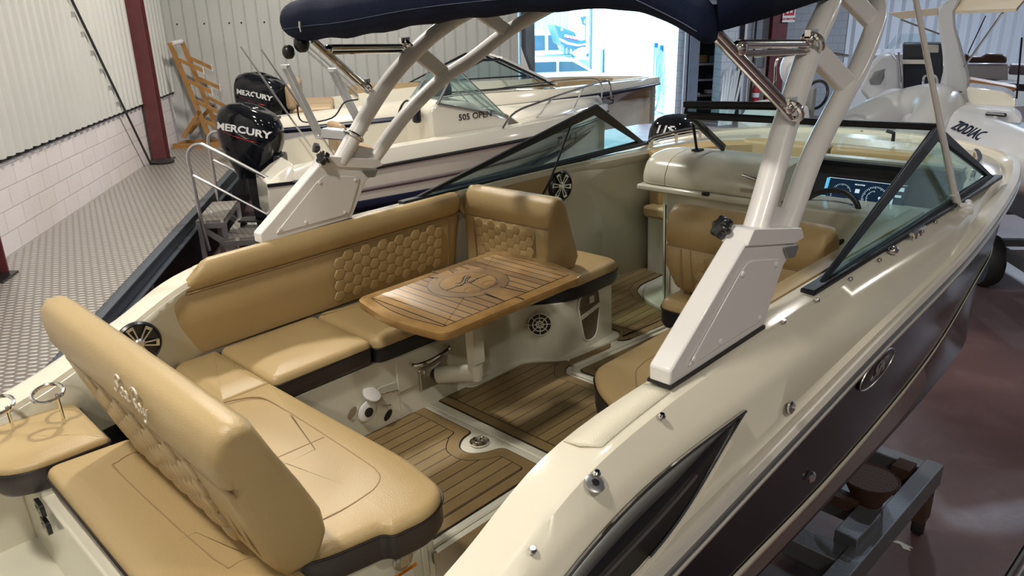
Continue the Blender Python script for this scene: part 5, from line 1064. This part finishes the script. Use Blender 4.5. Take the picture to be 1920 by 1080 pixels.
g = G().tube([sidept(ld, lr, y, 0, .0) + V(-.05, 0, .03 if 2.0 < y < 3.9 else 0) for y in (1.9, 2.0, 2.6, 3.3, 3.9, 4.0)], .012, 8); t.part('grab_rail', g, M['chrome'])
g = G(); g.tube([V(.2, 1.2, 1.95), V(.2, .4, 2.75), V(.2, .25, 2.95)], .014); g.tube([V(-.8, 1.2, 1.95), V(-.8, .4, 2.75), V(-.8, .25, 2.95)], .014); g.tube([V(.2, .25, 2.95), V(-.8, .25, 2.95)], .014); t.part('bimini_pole', g, M['steel'])
cradle(F2, 'grey trailer under the pale bowrider boat', .85, .4, 4.6, .68)
# RIB with grey wrapped tubes, bow to the right
F3 = fr(2.98, 8.50, 99)
t = T('inflatable_boat', 'grey and white inflatable boat with console seen between the tower tubes', 'boat', (0, 1.5, .6), F3)
tp = [(.78, .0, 1.18), (.80, 1.0, 1.2), (.80, 1.8, 1.26), (.74, 2.45, 1.5), (.50, 2.95, 1.80), (0, 3.2, 1.95)]
g = G().tube([V(*p) for p in tp] + [V(-x, y, z) for x, y, z in tp[:-1][::-1]], .265, 22, 5); t.part('inflatable_tube', g, M['tubegrey'], label='crinkled pale grey wrapped tube')
t.part('hull', G().loft([[V(-.65, y, 1.3), V(-.6, y, 1.0), V(0, y, .72), V(.6, y, 1.0), V(.65, y, 1.3)] for y in (0, 1, 2)] + [[V(-.4, 2.9, 1.45), V(-.3, 2.9, 1.2), V(0, 2.9, 1.0), V(.3, 2.9, 1.2), V(.4, 2.9, 1.45)], [V(-.1, 3.35, 1.7), V(-.05, 3.35, 1.5), V(0, 3.35, 1.4), V(.05, 3.35, 1.5), V(.1, 3.35, 1.7)]]), M['tube'])
cn = t.part('console', G().prism([(1.15, 1.3), (1.10, 1.80), (1.25, 2.02), (1.62, 2.06), (1.80, 1.3)], lambda y, z, x: V(x, y, z), -.42, .42), M['tube'], bev=.04)
pc = plane((0.0, 1.16, 1.92), (-1, 0, 0), (0, .5, 1), 0)
M['greyplastic'] = mat('grey plastic cover', (.20, .21, .22), .4)
c3 = F3.inverted() @ (FW @ pb(1493, 175, Y=8.35))
t.part('chart_plotter', G().box(c3, (.34, .05, .20)), M['greyplastic'], bev=.015); t.part('dash_panel', G().box(c3 + V(-.1, .06, -.1), (.95, .06, .40)), M['greyplastic'], bev=.02)
c3 = F3.inverted() @ (FW @ pb(1530, 178, Y=8.25)); t.part('steering_wheel', G().torus(c3, (.5, -1, .3), .155, .017, 32, 8), M['black'])
c3 = F3.inverted() @ (FW @ pb(1495, 128, Y=8.8)); t.part('covered_seat', G().ball(c3, .24, 20, 12, (1.1, .8, .95)), M['tube'], label='round pale covered seat')
W3 = [F3.inverted() @ (FW @ pb(a, b, Y=8.6)) for a, b in ((1440, 195), (1452, 160), (1456, 115), (1475, 104), (1540, 98), (1590, 105))]; t.part('console_rail', G().tube(W3, .016, 8, 4), M['chrome'])
t.part('bench_seat', G().box((0, .55, 1.55), (.9, .4, .35)), M['tube'], bev=.05)
cradle(F3, 'grey trailer under the grey inflatable boat', .6, .1, 2.6, .80)
# large white inflatable boat at the right with the arch
t = T('inflatable_boat', 'large white inflatable boat with tall arch and beige awning at the right', 'boat', (6.9, 8, .7), FW)
ax = [pb(1660, 203, Y=9.6), pb(1700, 215, Y=8.6), pb(1800, 252, Y=7.4), pb(1868, 283, Y=6.6), pb(1912, 312, Y=6.05) + V(.08, 0, .02), pb(1935, 330, Y=5.9) + V(.5, -.1, .03), pb(1935, 330, Y=5.9) + V(1.3, .3, .03)]
tb = t.part('inflatable_tube', G().tube(ax, .275, 24, 6), M['tube'])
dl = [p + V(-.255, -.06, -.10) for p in ax[:5]]; t.part('rubbing_strake', G().tube(dl, .022, 8, 5), M['deepblue'], parent=tb); t.part('rubbing_strake', G().tube([p + V(.02, 0, -.07) for p in dl], .014, 8, 5), M['bluishclad'], parent=tb)
k0, k1 = ax[2], ax[3]; dv = (k1 - k0).normalized(); sn = V(-dv.y, dv.x, 0).normalized(); sn = sn if sn.dot(k0) < 0 else -sn
upv = (V(0, 0, 1) - sn * .0)
nn_ = (sn * .80 + V(0, 0, .60)).normalized(); ctr = pb(1866, 252, Y=6.75)
Cc = k0 + dv * ((ctr - k0).dot(dv)); 
def zt(x, y, q):
    a = math.atan2(.60, .80) + y / .275; return Cc + dv * x + (sn * cos(a) + V(0, 0, 1) * sin(a)) * (.279 + q)
t.part('lettering', textg('ZODIAC', .145, zt, .003, .004, .35, 1.15), M['deepblue'], parent=tb, label='navy lettering on the tube')
def q8(name, pts, m, th, **k):
    """slab through image points on given planes, thickened away from the camera"""
    P = [pb(*p[:2], Y=p[2]) for p in pts]; c = sum(P, V(0, 0, 0)) / len(P); n_ = V(c.x, c.y, 0).normalized() * th
    return t.part(name, G().loft([P, [p + n_ for p in P]]), m, **k)
q8('side_moulding', [(1700, 195, 8.3), (1727, 200, 8.0), (1822, 228, 7.2), (1845, 222, 7.0), (1915, 235, 6.6), (1918, 222, 6.6), (1900, 208, 6.7), (1830, 195, 7.5), (1730, 184, 8.3)], M['tube'], .5, bev=.02)
q8('stern_box', [(1815, 212, 7.6), (1903, 213, 7.0), (1905, 188, 7.0), (1895, 178, 7.1), (1880, 172, 7.2), (1812, 163, 7.7)], M['b1'], .6, bev=.03)
q8('tan_coaming', [(1812, 165, 9), (1890, 185, 8.6), (1908, 165, 8.6), (1815, 148, 9)], M['caramel'], .4, bev=.02)
q8('arch_pillar', [(1768, 190, 8.1), (1817, 195, 8.0), (1817, 140, 8.0), (1808, 105, 8.0), (1792, 50, 8.0), (1790, 22, 8.0), (1800, 2, 8.0), (1800, -8, 8.0), (1775, 2, 8.0), (1758, 15, 8.1), (1757, 35, 8.1), (1765, 85, 8.1), (1772, 140, 8.1)], M['tube'], .22, bev=.03)
t.part('lettering', textg('SURF', .085, plane(pb(1783, 175, Y=8.05) + V(-.01, -.02, 0), (pb(1815, 195, Y=8.0) - pb(1770, 190, Y=8.1)), (0, 0, 1), .006), .004, .002, .15), M['line'], label='black lettering on the arch foot')
q8('console_pod', [(1612, 170, 9.6), (1625, 130, 9.6), (1650, 105, 9.6), (1672, 100, 9.5), (1683, 115, 9.4), (1690, 190, 9.4), (1690, 215, 9.4), (1640, 205, 9.6)], M['tube'], .8, bev=.05)
q8('pod_window', [(1630, 150, 9.55), (1640, 135, 9.55), (1660, 129, 9.5), (1665, 136, 9.5), (1650, 158, 9.5), (1632, 158, 9.55)], M['greyplastic'], .03)
q8('dark_console', [(1692, 82, 9.9), (1768, 82, 9.6), (1768, 165, 9.6), (1722, 195, 9.8), (1694, 190, 9.9)], M['darkvinyl'], .5, bev=.02)
q8('console_trim', [(1690, 112, 9.8), (1735, 112, 9.6), (1735, 120, 9.6), (1690, 120, 9.8)], M['b1'], .1)
q8('display_cover', [(1734, 84, 9.4), (1760, 84, 9.4), (1760, 99, 9.4), (1734, 99, 9.4)], M['b1'], .03, bev=.01)
sc_ = q8('windscreen', [(1680, 82, 10), (1690, 64, 10), (1765, 62, 9.7), (1768, 82, 9.7)], M['clear'], .01); q8('windscreen', [(1660, 92, 9.7), (1680, 66, 9.8), (1680, 84, 9.8), (1672, 92, 9.7)], M['clear'], .02)
q8('seat_base', [(1733, 180, 8.5), (1740, 160, 8.5), (1762, 162, 8.5), (1772, 120, 8.4), (1775, 190, 8.4)], M['tube'], .3, bev=.02)
t.part('grab_rail', G().tube([pb(a, b, Y=8.6) for a, b in ((1745, 172), (1732, 160), (1732, 146), (1738, 141), (1752, 142), (1757, 150), (1758, 162))], .014, 8, 3), M['chrome'])
t.part('grab_rail', G().tube([pb(a, b, Y=9.3) for a, b in ((1685, 98), (1690, 130), (1691, 185))], .014, 8), M['chrome'])
g = G().loft([[pb(1790, 26, Y=8.0), pb(1905, 22, Y=6.9), pb(1922, 2, Y=7.0), pb(1800, 3, Y=8.1)], [pb(1790, 24, Y=8.0) + V(0, 0, .02), pb(1905, 20, Y=6.9) + V(0, 0, .02), pb(1922, 0, Y=7.0) + V(0, 0, .02), pb(1800, 1, Y=8.1) + V(0, 0, .02)]])
M['awn'] = mat('beige awning cloth', (.60, .52, .40), .7, bump=.2, bscale=200)
t.part('awning', g, M['awn']); q8('awning', [(1664, 25, 9.0), (1690, 36, 8.8), (1758, 28, 8.1), (1758, 15, 8.1)], M['awn'], .5)
t.part('awning_pole', G().tube([pb(1880, 24, Y=7.2), pb(1808, 125, Y=7.9)], .012, 8), M['chrome']); t.part('awning_pole', G().tube([pb(1848, 30, Y=8.6), pb(1815, 100, Y=8.9)], .007, 8), M['black']); t.part('awning_pole', G().tube([pb(1690, 37, Y=8.9), pb(1762, 64, Y=8.2)], .010, 8), M['chrome'])
t.part('mooring_cleat', G().tube([pb(1850, 213, Y=6.95), pb(1885, 216, Y=6.75)], .02, 8), M['black']); t.part('cleat_foot', G().tube([pb(1868, 214, Y=6.85), pb(1868, 220, Y=6.85)], .02, 8), M['white'])
t.part('hull', G().loft([[V(x0 - .1, y, 1.45), V(x0 + .35, y, .95), V(x0 + 1.0, y, .75), V(x0 + 1.6, y, .95), V(x0 + 2.0, y, 1.45)] for x0, y in ((5.95, 6.2), (6.2, 7.3), (6.6, 8.6), (6.9, 10))]), mat('pale blue grey hull', (.36, .42, .52), .3, coat=.3))
tt = t; F4 = fr(7.2, 6.2, 16)
cradle(F4, 'dark trailer under the large white inflatable boat', .75, -.6, 3.2, .85)
# boat with brown seats behind it
t = T('cabin_boat', 'white boat with brown seat backs behind the large inflatable boat', 'boat', (10, 12, .6), FW)
def slab3(nm, pts, m, th, **k):
    P = [pb(*p[:2], Y=p[2]) for p in pts]; c = sum(P, V(0, 0, 0)) / len(P); n_ = V(c.x, c.y, 0).normalized() * th; return t.part(nm, G().loft([P, [p + n_ for p in P]]), m, **k)
slab3('seat_backrest', [(1808, 118, 11.5), (1808, 100, 11.5), (1815, 101, 11.5), (1820, 106, 11.5), (1842, 106, 11.5), (1850, 100, 11.5), (1880, 101, 11.5), (1888, 108, 11.5), (1888, 119, 11.5)], M['brown'], .15, bev=.03)
slab3('cabin_side', [(1810, 119, 11.6), (1890, 119, 11.6), (1890, 155, 11.6), (1812, 150, 11.6)], M['b2'], .8, bev=.02)
slab3('seat_backrest', [(1893, 120, 11.6), (1935, 122, 11.6), (1935, 142, 11.6), (1890, 140, 11.6)], mat('mauve seat', (.20, .16, .19), .5), .3, bev=.03)
slab3('side_deck', [(1806, 150, 11.3), (1925, 158, 11.0), (1925, 172, 11.0), (1806, 163, 11.3)], M['darkvinyl'], .6, bev=.02)
slab3('hull', [(1620, 100, 13), (1700, 100, 13), (1900, 160, 11.5), (1900, 330, 11.5), (1700, 240, 13)], M['b2'], 1.6, bev=.05)
t.part('flag_pole', G().tube([pb(1916, 70, Y=10.8), pb(1906, 185, Y=10.8)], .014, 8), M['black'])
cradle(fr(10.5, 12.5, 90), 'grey trailer under the white boat with brown seats', .7, -1.2, 1.6, .75)
# ---- steel cradle on castors under the foreground boat (boat axes, hall floor)
FCr = Matrix.Translation((-2.09, 0, 0))
t = T('boat_cradle', 'grey steel cradle on castors under the starboard side of the foreground boat', 'cradle', (.9, 3.6, 0), FCr)
for s in (1, -1):
    t.part('side_rail', G().box((s * 1.0, 2.2, .43), (.10, 4.75, .14)), M['sage'], bev=.006)
    t.part('bunk_rail', G().box((s * .55, 2.0, .50), (.12, 3.6, .10)), M['sage'], bev=.006)
    for y in (3.93,): t.part('cone_pad', G().lathe([(.14, .13), (.145, .14), (.135, .135), (.06, .0), (.05, -.12), (.07, -.12), (.08, 0), (.15, .135)], (s * .86, y, .50), (0, 0, 1), 28), M['rust'])
    for y in (-.1, 2.2, 4.45):
        c_ = t.part('castor', G().lathe([(.03, -.03), (.09, -.035), (.10, -.02), (.10, .02), (.09, .035), (.03, .03)], (s * .98, y + .1, .10), (1, .2, 0), 24), M['rubber']); t.part('castor_fork', G().box((s * .98, y + .06, .22), (.10, .12, .20)), M['rust'], parent=c_, bev=.008)
    t.part('socket', G().box((s * .88, 4.42, .40), (.10, .12, .20)), M['rust'])
    t.part('rail_bracket', G().box((s * .93, 3.62, .47), (.12, .30, .16)), M['sage'], bev=.006)
for y, w_ in ((4.52, .10), (3.95, .26), (3.40, .14), (1.2, .14), (0, .14)): t.part('cross_member', G().box((0, y, .43), (2.0, w_, .11)), M['sage'], bev=.006)
t.part('timber_packing', G().box((0, 3.83, .50), (1.7, .09, .06)), M['rust']); t.part('timber_packing', G().box((0, 2.5, .62), (.5, 3.4, .28)), M['rust'])
t = T('floor_cable', 'thin dark cable lying across the red floor below the cradle', 'cable', (1.4, 3.3, 0), FCr); t.part('cable', G().tube([(1.25, 3.25, .006), (1.5, 2.95, .006), (1.75, 2.5, .006), (1.95, 2.1, .006)], .006, 6, 4), M['rubber'])
t = T('white_rag', 'small white scrap lying on the red floor beside the cradle', 'rag', (1.55, 3.4, 0), FCr)
pr_ = FCr.inverted() @ (FW @ pb(1690, 1022, Z=0)); t.part('scrap', G().prism([(-.05, -.01), (-.01, .0), (.02, -.03), (.06, -.02), (.04, .0), (.06, .015), (.0, .02), (-.03, .02)], lambda x, y, q: V(pr_.x + x, pr_.y + y, q), 0.001, .006), M['paper']); t.o.location = t.o.location
# chrome rail edge at the bottom right corner
t = T('guard_rail', 'bright steel rail end cut by the bottom right corner of the photo', 'rail', (0, 0, 0), FW)
t.part('rail', G().tube([pb(1930, 1022, Z=1.7), pb(1885, 1095, Z=1.7), pb(1850, 1150, Z=1.7)], .012, 10), M['chrome']); t.part('rail', G().tube([pb(1938, 1030, Z=1.64), pb(1898, 1100, Z=1.64), pb(1860, 1160, Z=1.64)], .02, 10), M['steel'])
pz = pb(1860, 1160, Z=0.0); t.part('rail_post', G().tube([pb(1860, 1160, Z=1.64), V(pb(1860, 1160, Z=1.64).x, pb(1860, 1160, Z=1.64).y, 0)], .02, 10), M['steel'])
# ---- objects by the far wall
t = T('fire_extinguisher', 'red fire extinguisher hanging on the white panel beside the maroon column', 'fire extinguisher', (10.36, 20.9, .5), FW)
t.part('cylinder', G().lathe([(.085, 0), (.095, .03), (.095, .42), (.06, .50), (.025, .53)], (10.36, 20.86, .45)), mat('red extinguisher', (.42, .02, .03), .3)); t.part('valve', G().box((10.36, 20.86, 1.02), (.06, .05, .07)), M['black']); t.part('hose', G().tube([(10.38, 20.84, 1.03), (10.50, 20.82, 1.06), (10.6, 20.82, .98), (10.58, 20.82, .8)], .015, 6, 4), M['black']); t.part('label', G().lathe([(.0965, 0), (.0965, .12)], (10.36, 20.86, .62), n=20), M['paper'])
t = T('extinguisher_sign', 'red and white sign reading EXTINTOR on the maroon column', 'sign', (11.03, 20.5, 2.6), FW)
M['signred'] = mat('sign red', (.5, .02, .03), .4)
t.part('sign_plate', G().box((11.03, 20.66, 2.83), (.36, .01, .46)), M['paper']); t.part('sign_field', G().box((11.03, 20.652, 2.90), (.30, .004, .26)), M['signred']); t.part('lettering', textg('EXTINTOR', .075, plane((11.03, 20.648, 2.68), (1, 0, 0), (0, 0, 1)), .004, .002), M['signred'])
t.part('sign_symbol', G().box((10.98, 20.647, 2.91), (.06, .004, .17)).box((11.08, 20.647, 2.90), (.07, .004, .12)), M['paper'])
t = T('conduit', 'dark vertical pipe on the wall left of the extinguisher', 'pipe', (10.05, 20.9, 0), FW); t.part('pipe', G().tube([(10.22, 20.9, 0), (10.22, 20.9, 5.5)], .03, 8), M['black'])
t = T('junction_box', 'small dark box on the white panel above the extinguisher', 'box', (10.4, 20.9, 1.5), FW); t.part('box', G().box((10.42, 20.93, 1.55), (.26, .06, .26)), M['greyplastic'], bev=.01)
# leaning white planks
random.seed(8)
for i in range(7):
    x = 9.28 + i * .085; xb = x - .36 - .02 * i; t = T('white_plank', f'white painted plank leaning on the block pier, number {["one", "two", "three", "four", "five", "six", "seven"][i]} from the left', 'plank', (xb, 19.9, 0), FW, group='white planks leaning on the pier')
    t.part('board', G().bar((xb, 19.95 + .02 * i, 0), (x, 20.62, 1.25 + .12 * (i % 3)), .055, .03), M['paper'])
# workshop shelf
t = T('shelving_unit', 'grey workshop shelf crowded with parts behind the blue column', 'shelf', (9.3, 22.6, 0), FW)
for z in (.55, 1.0, 1.45): t.part('shelf', G().box((9.5, 22.6, z), (.75, .5, .06)), M['b2'])
for x in (9.15, 9.85): t.part('upright', G().box((x, 22.4, .75), (.05, .05, 1.5)), M['b2'])
t = T('tool_cabinet', 'tall teal machine cabinet on the left of the workshop', 'cabinet', (8.95, 22.9, 0), FW)
M['teal'] = mat('teal machine paint', (.03, .16, .19), .4); t.part('cabinet', G().box((9.0, 22.9, 1.2), (.5, .4, 2.1)), M['teal'], bev=.02)
for z in (.7, 1.2, 1.7): t.part('drawer_front', G().box((9.0, 22.69, z), (.42, .02, .3)), M['greyplastic'], bev=.01)
clut = [('cardboard_box', (9.4, 22.5, 1.60), (.24, .2, .22), 'wood', 'brown cardboard box on the top shelf of the workshop'), ('parts_bin', (9.7, 22.5, 1.58), (.2, .2, .2), 'greyplastic', 'grey parts bin on the top shelf of the workshop'), ('motor_part', (9.35, 22.5, 1.12), (.26, .2, .16), 'black', 'black machine part on the middle shelf'), ('folded_cloth', (9.65, 22.4, .66), (.26, .2, .10), 'paper', 'white folded cloth on the low shelf'), ('red_can', (8.95, 22.7, 2.4), (.14, .12, .24), 'signred', 'red can on top of the teal cabinet'), ('blue_tin', (9.12, 22.75, 2.36), (.12, .12, .16), 'bluepaint', 'blue tin on top of the teal cabinet'), ('dark_drum', (8.95, 22.1, .3), (.34, .34, .6), 'black', 'dark drum on the floor in front of the teal cabinet'), ('paper_pack', (9.0, 22.05, .64), (.34, .2, .07), 'paper', 'white packet lying on the dark drum')]
for nm, c, d, m, lab in clut:
    t = T(nm, lab, nm.split('_')[-1], (c[0], c[1], c[2] - d[2] / 2), FW); t.part('body', G().box(c, d) if 'drum' not in nm else G().lathe([(.15, -.3), (.17, -.28), (.17, .28), (.15, .3)], c), M[m], bev=.015)
# ---- the yard
t = T('hose_bundle', 'pale hoses hanging from blue hooks on the yard wall', 'hose', (8.35, 23.0, 0), FW)
M['hose'] = mat('pale blue hose', (.30, .45, .62), .5)
t.part('hook', G().box((8.37, 23.7, 1.95), (.10, .12, .16)), M['bluepaint']); t.part('hook', G().box((8.37, 23.2, 1.9), (.10, .12, .16)), M['bluepaint'])
for k in range(5):
    y0 = 23.7 - .1 * k; t.part('hose', G().tube([(8.33, y0, 1.9), (8.30, y0 - .12 - .1 * k, .9), (8.25, y0 - .05, .35), (8.2 - .1 * k, y0 - .5, .06), (8.25, y0 - .7 + .1 * k, .3), (8.3, y0 - .35, 1.1), (8.33, y0 - .2, 1.85)], .02, 6, 5), M['hose'])
t = T('trailer_jack', 'bright blue trailer jack with a small wheel near the yard wall', 'trailer jack', (7.3, 21.5, 0), FW)
a, b = pb(1192, 178, Y=21.4), pb(1216, 181, Y=21.4); t.part('drawbar', G().bar(a, b, .12, .22), M['bluepaint']); t.part('jack_post', G().tube([V(b.x - .06, b.y, b.z), V(b.x - .06, b.y, .3)], .06, 10), M['bluepaint']); t.part('jack_wheel', G().lathe([(.05, -.04), (.17, -.05), (.18, 0), (.17, .05), (.05, .04)], V(b.x - .1, b.y, .19), (0, 1, 0), 20), M['greyplastic'])
t = T('wall_cleaner', 'white capped dark bundle hanging on the yard wall', 'hose reel', (8.3, 29, 0), FW); c = pb(1125, 118, X=8.3); t.part('body', G().box(c, (.12, .5, 1.0)), M['hose'], bev=.05); t.part('cap', G().ball(c + V(0, 0, .6), .2), M['paper'])
M['vanwhite'] = mat('white van paint', (.85, .85, .85), .3, coat=.5); M['vanglass'] = mat('van glass', (.07, .12, .16), .1)
def yt(nm, lab, cat, base): return T(nm, lab, cat, base, FW)
t = yt('white_van', 'white van parked in the sunlit yard', 'van', (8.4, 36, 0)); vb = pb(1028, 139, Y=36); xv = vb.x
t.part('body', G().loft([[V(xv - 2.6, 36, .35), V(xv + .75, 36, .35), V(xv + .95, 36, .9), V(xv + .70, 36, 1.25), V(xv + .15, 36, 2.05), V(xv - .2, 36, 2.2), V(xv - 2.6, 36, 2.2)], [V(xv - 2.6, 37.9, .35), V(xv + .75, 37.9, .35), V(xv + .95, 37.9, .9), V(xv + .70, 37.9, 1.25), V(xv + .15, 37.9, 2.05), V(xv - .2, 37.9, 2.2), V(xv - 2.6, 37.9, 2.2)]]), M['vanwhite'], bev=.06)
for x0, x1 in ((-.75, -.15), (0.0, .5)): t.part('side_window', G().prism([(xv + x0, 1.3), (xv + x1, 1.3), (xv + x1 - (.25 if x0 > -.1 else 0), 1.95), (xv + x0, 1.95)], lambda x, z, q: V(x, q, z), 35.97, 35.99), M['vanglass'])
for x in (-2.0, .35): t.part('wheel', G().lathe([(.2, -.1), (.34, -.1), (.34, .1), (.2, .1)], (xv + x, 36.1, .34), (0, 1, 0)), M['rubber'])
t.part('wing_mirror', G().box((xv + .62, 35.85, 1.35), (.12, .18, .28)), M['hose'], bev=.03)
t = yt('parked_car', 'pale car parked behind the bow of the bowrider boat', 'car', (8.5, 28, 0)); cb = pb(1048, 150, Y=28); xc = cb.x
t.part('body', G().prism(rpoly([(-2.0, .3), (2.0, .3), (2.05, .75), (1.3, .92), (.6, 1.38), (-.9, 1.42), (-1.6, 1.0), (-2.05, .9)], .12), lambda x, z, q: V(xc + x, q, z), 28, 29.7), M['vanwhite'], bev=.06)
t.part('side_window', G().prism([(.55, .95), (1.1, .95), (.5, 1.28), (-.0, 1.3), (-.0, .95)], lambda x, z, q: V(xc + x, q, z), 27.97, 27.99), M['vanglass']); t.part('side_window', G().prism([(-.1, .95), (-.1, 1.3), (-.9, 1.3), (-1.3, .95)], lambda x, z, q: V(xc + x, q, z), 27.97, 27.99), M['vanglass'])
for x in (-1.3, 1.3): t.part('wheel', G().lathe([(.15, -.1), (.31, -.1), (.31, .1), (.15, .1)], (xc + x, 28.1, .31), (0, 1, 0)), M['rubber'])
t.part('roof_rack', G().tube([(xc - .8, 28.2, 1.5), (xc + .5, 28.2, 1.47)], .025), M['greyplastic'])
t = yt('racing_boat', 'dark blue boat with red and white lettering on a stand in the yard', 'boat', (9, 33, .5)); 
def yq(nm, pts, m, th, Y=33.0, **k):
    P = [pb(a, b, Y=Y) for a, b in pts]; return t.part(nm, G().loft([P, [p + V(0, th, 0) for p in P]]), m, **k)
M['yardblue'] = mat('mid blue hull', (.06, .16, .34), .35); M['yardred'] = mat('red lettering', (.6, .05, .12), .4)
yq('hull', [(1040, 46), (1078, 60), (1083, 74), (1090, 76), (1099, 74), (1100, 80), (1097, 90), (1085, 94), (1070, 92), (1052, 82), (1047, 66)], M['yardblue'], 1.6, bev=.04); yq('hull_band', [(1049, 71), (1066, 79), (1085, 83), (1100, 81), (1100, 84), (1083, 87), (1063, 83), (1050, 76)], M['paper'], .04, 32.95)
yq('emblem', [(1051, 54), (1055, 53), (1056, 57), (1052, 58)], M['paper'], .03, 32.95); yq('red_band', [(1058, 66), (1083, 70), (1084, 76), (1060, 71)], M['yardred'], .03, 32.96)
p0 = pb(1071, 69.5, Y=32.93); ux = pb(1083, 72, Y=32.93) - pb(1059, 67, Y=32.93); t.part('lettering', textg('READER', .14, plane(p0, ux, (0, 0, 1), .0), .006, .006, 0, 1.2), M['paper'])
for a, b in ((1058, 84), (1066, 88), (1075, 90)): p = pb(a, b, Y=33.8); t.part('stand_leg', G().tube([p, V(p.x, p.y, 0)], .06, 8), M['hose'])
p = pb(1070, 104, Y=33.5); t.part('stand_beam', G().box(p, (2.2, .3, .12)), M['bluepaint'])
t = yt('second_yard_hull', 'white upturned hull resting beside the blue boat on its stand', 'boat', (9.5, 31, 0)); yq('hull', [(1075, 101), (1088, 92), (1100, 88), (1100, 114), (1090, 112)], M['vanwhite'], .5, 32.0, bev=.05); p = pb(1090, 113, Y=32.2); t.part('support', G().box((p.x, 32.3, p.z / 2), (.8, .4, p.z)), M['hose'])
t = yt('hanging_flag', 'dark flag hanging above the blue boat in the yard', 'flag', (9.5, 34, 2.5)); yq('cloth', [(1088, 32), (1098, 30), (1095, 42), (1099, 48), (1092, 46)], M['yardblue'], .03, 33.0); p = pb(1098, 30, Y=33.05); t.part('pole', G().tube([p, V(p.x, p.y, 0)], .03, 6), M['greyplastic'])
# ---------------------------------------------------------------- high bay lamps under the roof
M['bulb'] = mat('lamp disc', (1, 1, 1), .5, emit=(1, .95, .86), estr=10)
def highbay(x, y, where, e, c=(1, .93, .82)):
    t = T('high_bay_lamp', 'round metal high bay lamp hanging from the roof ' + where, 'ceiling lamp', (x, y, H), FW, group='high bay lamps under the roof')
    t.part('reflector', G().lathe([(.05, 0), (.09, -.12), (.24, -.32), (.25, -.33), (.235, -.32), (.08, -.12), (.04, -.05)], (x, y, H - .3)), M['alu'])
    t.part('rod', G().tube([(x, y, H), (x, y, H - .3)], .012), M['steel'])
    t.part('bulb', G().lathe([(0.01, .0), (.2, -.0), (.2, -.012), (.01, -.012)], (x, y, H - .6)), M['bulb'])
    l = lamp('lamp_light', 'AREA', e, c, FW @ Matrix.Translation((x, y, H - .66)), .42); l.data.shape = 'DISK'
W_ = (1, .93, .82); B_c = (.72, .85, 1)  # bluish B_c lamps are added fill, standing in for daylight on the right
for x, y, e, wh, c in ((-1.6, 1.0, 200, 'above the stern of the foreground boat', W_), (2.6, -1.2, 110, 'behind the camera to starboard', W_), (-1.2, 5.6, 300, 'above the platform stairs', W_), (1.2, 3.8, 80, 'above the foreground cockpit', (.95, .96, 1)), (4.8, 6.5, 50, 'right of the foreground boat bow', W_), (11, 5, 60, 'in the right bay', W_),
                    (-.6, 10.8, 340, 'near the ribbed end wall', W_), (8, 12.5, 150, 'in front of the workshop, added as bluish fill light', B_c), (13.5, 14, 650, 'above the far right boats, added as bluish fill light', B_c), (18.5, 13, 750, 'in the far right corner, added as bluish fill light', B_c), (-1, -4.5, 200, 'near the rear wall', W_)):
    highbay(x, y, wh, e, c)
